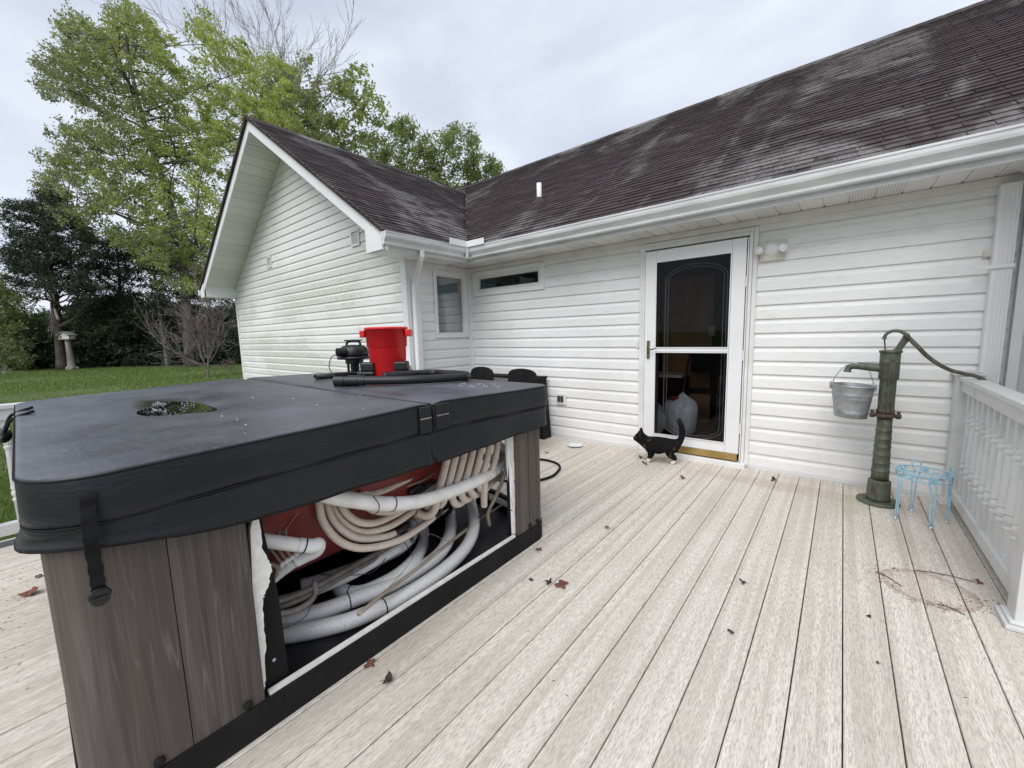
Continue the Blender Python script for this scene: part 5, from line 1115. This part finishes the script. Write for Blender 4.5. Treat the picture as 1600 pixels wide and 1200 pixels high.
# debris of the stain: twiglets and crumbs
L = []; rj = random.Random(4)
for i in range(330):
    a = rj.uniform(2.2, 6.6); r = rj.gauss(.165, .028); x, y = .385+r*math.cos(a)*1.0, 2.64+r*math.sin(a)*1.0
    if i > 170: x, y = rj.uniform(-1.2, .6), rj.uniform(.8, 4.0)
    if i > 235: x, y = rj.uniform(-3.6, -2.2), rj.uniform(-.3, -.1)
    s = rj.uniform(.0007, .0024); L.append(rot(box(x-s*2.6, x+s*2.6, y-s*.35, y+s*.35, .001, .002), rj.uniform(0, 3), np.array([x, y, 0])))
o = mk('debris', join(*L), 'leafdark'); tag(o, 'dark crumbs and seed bits scattered on the deck boards', kind='stuff')
for i, (a, b, lab) in enumerate((((.205, 2.66), (.29, 2.58), 'short dark twig on the left rim of the round stain'), ((.36, 2.80), (.57, 2.83), 'long thin twig along the far side of the round stain'), ((.40, 2.50), (.48, 2.47), 'dark twig bundle on the near side of the round stain'))):
    C = smoothpts([(a[0], a[1], .004), ((a[0]+b[0])/2, (a[1]+b[1])/2+.012, .006), (b[0], b[1], .004)], 5); o = mk('twig', join(tube(C, .0018, 5), tube([C[4], C[4]+np.array([.02, -.015, .001])], .0012, 5), tube([C[3], C[3]+np.array([-.01, .02, .001])], .0012, 5)), 'leafdark', None, org=(a[0], a[1], 0)); tag(o, lab, 'twig')
# ------------------------------------------------------------------ trees
from functools import lru_cache
def inpoly(P, x, y):
    c = False; j = len(P)-1
    for i in range(len(P)):
        if (P[i][1] > y) != (P[j][1] > y) and x < (P[j][0]-P[i][0])*(y-P[i][1])/(P[j][1]-P[i][1])+P[i][0]: c = not c
        j = i
    return c
def leaves(C, R, n, size, tone, rs, stretch=None, flat=.75, asp=.5):
    """C clump centres (m,3), R radii, n leaves each"""
    m = len(C); off = rs.normal(0, 1, (m, n, 3))*np.array([.55, .55, .42])*R[:, None, None]
    if stretch is not None: off = off*.8+rs.normal(0, 1, (m, n, 1))*np.array(stretch)*R[:, None, None]*.7
    p = (C[:, None, :]+off).reshape(-1, 3); N_ = len(p); s = size*rs.uniform(.6, 1.35, N_)
    nn = rs.normal(0, 1, (N_, 3)); nn[:, 2] = np.abs(nn[:, 2])*1.3; nn /= np.linalg.norm(nn, axis=1)[:, None]
    u = np.cross(nn, rs.normal(0, 1, (N_, 3))); u /= np.linalg.norm(u, axis=1)[:, None]; w = np.cross(nn, u)*asp
    V = np.stack([p-u*s[:, None], p+w*s[:, None], p+u*s[:, None], p-w*s[:, None]], 1).reshape(-1, 3)
    t = np.repeat(tone, n)+rs.normal(0, .13, N_); return V, np.clip(t, 0, 1)
def clumps(poly, n, depth, dj, rs, holes=()):
    xs = [p[0] for p in poly]; ys = [p[1] for p in poly]; out = []
    while len(out) < n:
        x, y = rs.uniform(min(xs), max(xs)), rs.uniform(min(ys), max(ys))
        if not inpoly(poly, x, y) or any(((x-a)/c)**2+((y-b)/d)**2 < 1 for a, b, c, d in holes): continue
        out.append((x, y, depth+rs.normal(0, dj)))
    return out
def tree(name, label, cat_, base, depth, trunk, r0, poly, n, nl, size, matn, bark, tonef, rpx=11, dj=1.6, holes=(), stretch=None, seed=1, group=None, limbs=26, asp=.5, spray=None):
    rs = np.random.default_rng(seed); B0 = at(base[0], base[1], 'd', depth); B0[2] = -.55
    t = thing(name, tuple(B0), label, cat_, group)
    TR = smoothpts([B0]+[at(x, y, 'd', depth+dd) for x, y, dd in trunk], 6); rad = np.linspace(r0, r0*.22, len(TR)); rad[:2] = r0*1.25, r0*1.08
    mk('trunk', tube(TR, rad, 10), bark, t, smooth=True)
    cl = clumps(poly, n, depth, dj, rs, holes)
    if spray:
        c2 = []
        for x, y, d in cl:
            L0 = rs.uniform(.4, 1.3)
            for k in range(4): c2.append((x+spray[0]*k*L0+rs.normal(0, 2.2), y+spray[1]*k*L0+rs.normal(0, 1.6), d+rs.normal(0, .15)))
        cl = c2
    C = np.array([at(x, y, 'd', d) for x, y, d in cl]); R = np.array([rpx*d/F_PX*rs.uniform(.7, 1.4) for _, _, d in cl])
    tone = np.array([tonef(x, y, rs) for x, y, _ in cl]); V, tn = leaves(C, R, nl, size, tone, rs, stretch, asp=asp)
    # limbs
    TRa = np.array(TR); VV, FF = [], []
    sel = rs.choice(len(C), min(limbs, len(C)), replace=False); tips = []
    for i in sel:
        dd = np.linalg.norm(TRa-C[i], axis=1)+np.maximum(0, TRa[:, 2]-C[i][2]+1.5)*2.5; j = max(2, int(np.argmin(dd))); a = TRa[j]; b = C[i]; L0 = np.linalg.norm(b-a)
        mid = a+(b-a)*.5+np.array([0, 0, -.06*L0])+rs.normal(0, .04, 3)*L0; c = smoothpts([a, a+(mid-a)*.5+rs.normal(0, .03, 3)*L0, mid, b], 5); rr_ = np.linspace(min(rad[j]*.5, r0*.32), .02, len(c))
        v, f = tube(c, rr_, 6, False); n0 = len(VV); VV += v; FF += [tuple(q+n0 for q in ff) for ff in f]; tips += c[6:]
    tips = np.array(tips)
    for i in rs.choice(len(C), min(len(C), limbs*8), replace=False):
        dd = np.linalg.norm(tips-C[i], axis=1); j = int(np.argmin(dd))
        if dd[j] < 6:
            c = smoothpts([tips[j], (tips[j]+C[i])/2+rs.normal(0, .12, 3), C[i]+rs.normal(0, .2, 3)], 3); v, f = tube(c, np.linspace(.03, .010, len(c)), 4, False); n0 = len(VV); VV += v; FF += [tuple(q+n0 for q in ff) for ff in f]
    mk('limbs', (VV, FF), bark, t)
    cardmesh('crown', V, tn, 4, matn, t)
    return t
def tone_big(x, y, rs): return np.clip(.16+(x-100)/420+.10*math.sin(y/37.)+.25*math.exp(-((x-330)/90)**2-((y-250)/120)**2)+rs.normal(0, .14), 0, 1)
BIG = [(60, 98), (76, 86), (108, 82), (97, 48), (100, 28), (128, 24), (160, 48), (178, 46), (186, 12), (200, 5), (222, 14), (246, 44), (285, 64), (312, 78), (310, 38), (332, 30), (350, 62), (380, 66), (402, 110), (440, 96), (470, 120), (478, 200), (430, 225), (392, 200), (330, 420), (322, 460), (250, 452), (212, 400), (150, 372), (100, 352), (88, 318), (66, 300), (74, 270), (64, 255), (96, 238), (84, 214), (120, 206), (118, 190), (134, 178), (120, 164), (72, 160), (66, 138), (76, 120)]
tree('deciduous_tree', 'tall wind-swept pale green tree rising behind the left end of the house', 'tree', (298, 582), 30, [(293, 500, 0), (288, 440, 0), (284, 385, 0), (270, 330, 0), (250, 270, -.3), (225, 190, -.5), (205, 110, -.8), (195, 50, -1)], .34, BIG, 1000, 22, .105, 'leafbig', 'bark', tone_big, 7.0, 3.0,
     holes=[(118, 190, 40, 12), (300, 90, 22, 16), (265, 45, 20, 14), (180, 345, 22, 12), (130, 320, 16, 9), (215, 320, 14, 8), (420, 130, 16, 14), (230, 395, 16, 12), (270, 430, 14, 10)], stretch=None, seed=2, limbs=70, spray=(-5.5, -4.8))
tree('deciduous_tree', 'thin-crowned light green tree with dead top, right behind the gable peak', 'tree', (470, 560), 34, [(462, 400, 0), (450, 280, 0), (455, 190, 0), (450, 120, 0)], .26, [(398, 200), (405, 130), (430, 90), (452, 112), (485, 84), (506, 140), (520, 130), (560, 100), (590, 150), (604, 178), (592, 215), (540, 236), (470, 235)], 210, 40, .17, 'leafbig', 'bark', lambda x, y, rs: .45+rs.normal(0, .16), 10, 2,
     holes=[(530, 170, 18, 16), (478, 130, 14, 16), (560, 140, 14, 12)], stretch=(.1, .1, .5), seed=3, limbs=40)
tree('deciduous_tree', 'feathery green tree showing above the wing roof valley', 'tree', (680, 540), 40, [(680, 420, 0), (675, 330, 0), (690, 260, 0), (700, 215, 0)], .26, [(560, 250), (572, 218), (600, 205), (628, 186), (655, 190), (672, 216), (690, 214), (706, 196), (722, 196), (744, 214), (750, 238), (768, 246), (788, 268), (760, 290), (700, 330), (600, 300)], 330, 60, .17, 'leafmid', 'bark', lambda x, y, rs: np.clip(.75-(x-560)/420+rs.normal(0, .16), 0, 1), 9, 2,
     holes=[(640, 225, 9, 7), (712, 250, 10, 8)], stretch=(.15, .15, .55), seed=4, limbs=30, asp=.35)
dk = lambda x, y, rs: np.clip(.35+rs.normal(0, .2), 0, 1)
tree('cedar_tree', 'dark leaning cedar with a bare lower trunk beside the stump birdhouse', 'tree', (97, 576), 30, [(92, 520, 0), (86, 470, 0), (78, 430, 0), (70, 385, 0), (64, 340, 0), (62, 300, 0)], .30, [(0, 306), (28, 316), (46, 300), (62, 292), (80, 296), (96, 326), (118, 342), (138, 372), (146, 400), (128, 420), (150, 446), (130, 470), (60, 480), (30, 450), (0, 440)], 380, 28, .10, 'leafcedar', 'barkdark', dk, 5.5, 1.6,
     holes=[(80, 470, 30, 22), (120, 405, 14, 6), (30, 345, 8, 5)], stretch=None, seed=5, limbs=60, asp=.3, spray=(7, 1.5))
tree('cedar_tree', 'dark cedar in the middle of the tree line behind the birdhouse', 'tree', (190, 572), 34, [(190, 500, 0), (186, 430, 0), (182, 370, 0)], .2, [(150, 400), (164, 378), (186, 352), (206, 360), (240, 374), (232, 430), (214, 470), (230, 560), (130, 560), (140, 470), (128, 430)], 280, 28, .11, 'leafcedar', 'barkdark', lambda x, y, rs: np.clip(.5+rs.normal(0, .2), 0, 1), 5.5, 1.5,
     holes=[(170, 438, 16, 8), (196, 410, 8, 5), (150, 425, 8, 6)], stretch=None, seed=6, limbs=50, asp=.3, spray=(-7, 2))
tree('cedar_tree', 'dark cedar against the left end of the house', 'tree', (262, 572), 33, [(250, 490, 0), (240, 420, 0), (232, 350, 0)], .15, [(226, 356), (262, 352), (310, 380), (328, 400), (318, 450), (362, 470), (372, 560), (230, 560), (222, 440)], 300, 28, .11, 'leafcedar', 'barkpale', lambda x, y, rs: np.clip(.45+rs.normal(0, .22), 0, 1), 5.5, 1.6,
     holes=[(250, 400, 12, 8), (262, 440, 16, 8), (300, 420, 9, 6)], stretch=None, seed=7, limbs=50, asp=.3, spray=(7, 2))
tree('broadleaf_bush', 'mid-green bush at the far left edge of the lawn', 'bush', (10, 576), 31, [(12, 520, 0), (8, 460, 0)], .1, [(-40, 420), (14, 428), (30, 450), (40, 490), (44, 540), (40, 574), (-40, 576)], 150, 60, .13, 'leafmid', 'barkdark', lambda x, y, rs: np.clip(.12+rs.normal(0, .13), 0, 1), 10, 1.4, seed=8, limbs=16)
# undergrowth
rs = np.random.default_rng(12)
cl = clumps([(-60, 480), (100, 500), (120, 470), (220, 468), (370, 495), (400, 574), (-60, 576)], 750, 35.5, 1.5, rs)+clumps([(-60, 520), (400, 520), (400, 575), (-60, 577)], 420, 33, .8, rs)+clumps([(-60, 490), (150, 485), (380, 480), (400, 575), (-60, 576)], 600, 39, 1.5, rs)
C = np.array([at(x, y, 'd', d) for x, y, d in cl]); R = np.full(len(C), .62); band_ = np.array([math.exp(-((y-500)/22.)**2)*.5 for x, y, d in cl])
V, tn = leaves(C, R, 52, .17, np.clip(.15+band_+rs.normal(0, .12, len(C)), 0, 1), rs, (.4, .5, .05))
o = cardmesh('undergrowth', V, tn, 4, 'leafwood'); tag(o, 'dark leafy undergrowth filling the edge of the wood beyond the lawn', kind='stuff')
n_ = 40; P0 = at(-140, 575, 'd', 34.5); P1 = at(460, 575, 'd', 34.5)
o = mk('leaf_litter', ([(P0[0], P0[1], -.49), (P1[0], P1[1], -.49), tuple(P1*1+np.array([-60, 70, -.49-P1[2]])), tuple(P0*1+np.array([-60, 70, -.49-P0[2]]))], [(0, 1, 2, 3)]), 'soil'); tag(o, 'shaded woodland floor under the trees', kind='structure')
# bare branch generator
def grow(VV, FF, p, d, L, r, lev, rs, up=.05, spread=.55, kids=3, minr=.004):
    n = 5; c = [p]; dd = d/np.linalg.norm(d)
    for i in range(n):
        dd = dd+rs.normal(0, .12, 3)+np.array([0, 0, up]); dd /= np.linalg.norm(dd); c.append(c[-1]+dd*L/n)
    v, f = tube(c, np.linspace(r, max(r*.45, minr), n+1), 5 if lev > 1 else 4, False); n0 = len(VV); VV += v; FF += [tuple(q+n0 for q in ff) for ff in f]
    if lev == 0: return
    for k in range(kids):
        t = rs.uniform(.3, 1.0); i = min(n, max(1, int(t*n))); nd = dd+rs.normal(0, spread, 3); grow(VV, FF, c[i], nd, L*rs.uniform(.5, .75), max(r*.5, minr), lev-1, rs, up, spread, kids, minr)
def bare(name, label, cat_, base, depth, starts, L, r, lev, mat_, seed, up=.05, spread=.5, kids=3, ground=True, minr=.004, stem=None):
    rs = np.random.default_rng(seed); B0 = at(base[0], base[1], 'd', depth)
    if ground: B0[2] = -.5
    t = thing(name, tuple(B0), label, cat_)
    if stem: T_ = smoothpts([B0]+[at(x, y, 'd', depth) for x, y in stem], 5); mk('trunk', tube(T_, np.linspace(r*1.9, r, len(T_)), 8), mat_, t, smooth=True)
    for (x0, y0), (x1, y1), dd in starts:
        a = at(x0, y0, 'd', depth); b = at(x1, y1, 'd', depth+dd); VV, FF = [], []; grow(VV, FF, a, b-a, np.linalg.norm(b-a)*L, r, lev, rs, up, spread, kids, minr); mk('branch', (VV, FF), mat_, t)
    return t
bare('dead_shrub', 'bare leafless shrub spreading low in front of the trees', 'shrub', (325, 594), 20.3,
     [((325, 570), (240, 540), -1), ((322, 575), (220, 520), .5), ((324, 560), (280, 470), .3), ((326, 560), (330, 470), -.5), ((328, 560), (356, 480), .4), ((328, 566), (380, 520), -.4), ((322, 570), (262, 500), -.8), ((328, 572), (370, 560), .3), ((323, 572), (275, 560), -.6), ((326, 560), (310, 490), .6), ((327, 558), (345, 455), .8), ((322, 572), (300, 520), 1.0)], .72, .030, 3, 'twig', 6, .03, .42, 4, minr=.008, stem=[(325, 584), (325, 570), (326, 556)])
bare('dead_tree', 'bare grey treetop fingers reaching above the leafy tree', 'tree', (440, 560), 32,
     [((440, 210), (372, 20), 0), ((440, 210), (400, 10), .6), ((442, 200), (420, 0), -.5), ((445, 200), (448, 20), .4), ((445, 200), (480, 60), -.6), ((436, 210), (340, 40), .5), ((440, 200), (300, 20), .9), ((446, 200), (540, 90), 0), ((446, 205), (570, 140), .7), ((448, 190), (552, 60), .4)], .66, .045, 3, 'barkpale', 9, .06, .30, 4, minr=.009, stem=[(441, 400), (441, 260), (441, 200)])
bare('dead_tree', 'pale thin dead trunk with snapped limbs leaning on the leaning cedar', 'tree', (92, 500), 29.4,
     [((84, 470), (60, 452), 0), ((82, 455), (34, 482), 0), ((76, 452), (30, 460), .2), ((62, 455), (56, 500), 0), ((80, 470), (78, 515), 0), ((78, 440), (100, 425), 0)], .8, .05, 2, 'barkpale', 13, -.03, .28, 3, ground=False, minr=.012, stem=[(88, 490), (84, 470), (83, 450), (76, 420)])
T_ = [at(262, 572, 'd', 31.5)]; 
sl = thing('slender_tree', tuple(np.array([T_[0][0], T_[0][1], -.5])), 'slender pale bare trunk between the cedars', 'tree')
mk('trunk', tube(smoothpts([np.array([T_[0][0], T_[0][1], -.5]), at(256, 530, 'd', 31.5), at(249, 490, 'd', 31.5), at(244, 455, 'd', 31.5)], 5), [.14]*1+list(np.linspace(.12, .05, 15)), 8), 'barkpale', sl, smooth=True)
# stump with birdhouse
sb = at(113, 578, 'z', -.5); stp = thing('tree_stump', tuple(sb), 'pale tall tree stump at the edge of the lawn, carrying a birdhouse', 'stump')
k_ = (sb-CO)@CF/F_PX
mk('trunk', tube([sb+np.array([0, 0, z*k_]) for z in (0, 2, 6, 14, 26, 38, 47)], [8*k_, 6*k_, 4.8*k_, 4.2*k_, 3.7*k_, 3.4*k_, 3.3*k_], 14), 'barkpale', stp, smooth=True)
for i in range(5): a = i*1.3; mk('root', tube([sb+np.array([math.cos(a)*5*k_, math.sin(a)*5*k_, 4*k_]), sb+np.array([math.cos(a)*8*k_, math.sin(a)*8*k_, .5*k_])], [2.6*k_, .8*k_], 8), 'barkpale', stp, smooth=True)
bz = sb+np.array([0, 0, 47.2*k_]); bh = thing('birdhouse', tuple(bz), 'weathered wooden birdhouse with a dark opening on top of the stump', 'birdhouse')
def lb(a0, a1, b0, b1, z0, z1):
    P = [];
    for a in (a0, a1):
        for b in (b0, b1):
            for z in (z0, z1): P.append(tuple(bz+right*a*.68*k_+fwd_*b*.68*k_+np.array([0, 0, z*k_])))
    return P, box(0, 1, 0, 1, 0, 1)[1]
mk('floor', lb(-13, 12, -8, 8, 0, 1), 'barkpale', bh); mk('wall', join(lb(-11, -9, -7, 7, 1.02, 6), lb(-5, 11, -7, 7, 1.02, 6), lb(-8.95, -5.05, 5, 7, 1.02, 6)), 'beige', bh)
for s in (-1, 1): mk('roof', prism([tuple(bz+right*a*.68*k_+fwd_*-7*k_+np.array([0, 0, z*k_])) for a, z in ((s*.1, 11), (s*14, 5.6), (s*14, 6.8), (s*.1, 12.4))], fwd_*14*k_), 'barkpale', bh)
mk('gable', prism([tuple(bz+right*a*.68*k_+fwd_*-5.2*k_+np.array([0, 0, z*k_])) for a, z in ((-10, 6.05), (10, 6.05), (0, 10.6))], fwd_*1*k_), 'beige', bh)
o = bare('weed_plant', 'small pale flowering weed at the left edge of the lawn', 'weed', (5, 585), 26, [((5, 584), (0, 576), 0), ((5, 584), (12, 577), 0), ((5, 584), (6, 574), .2)], .9, .02, 2, 'barkpale', 21, .05, .5, 4)
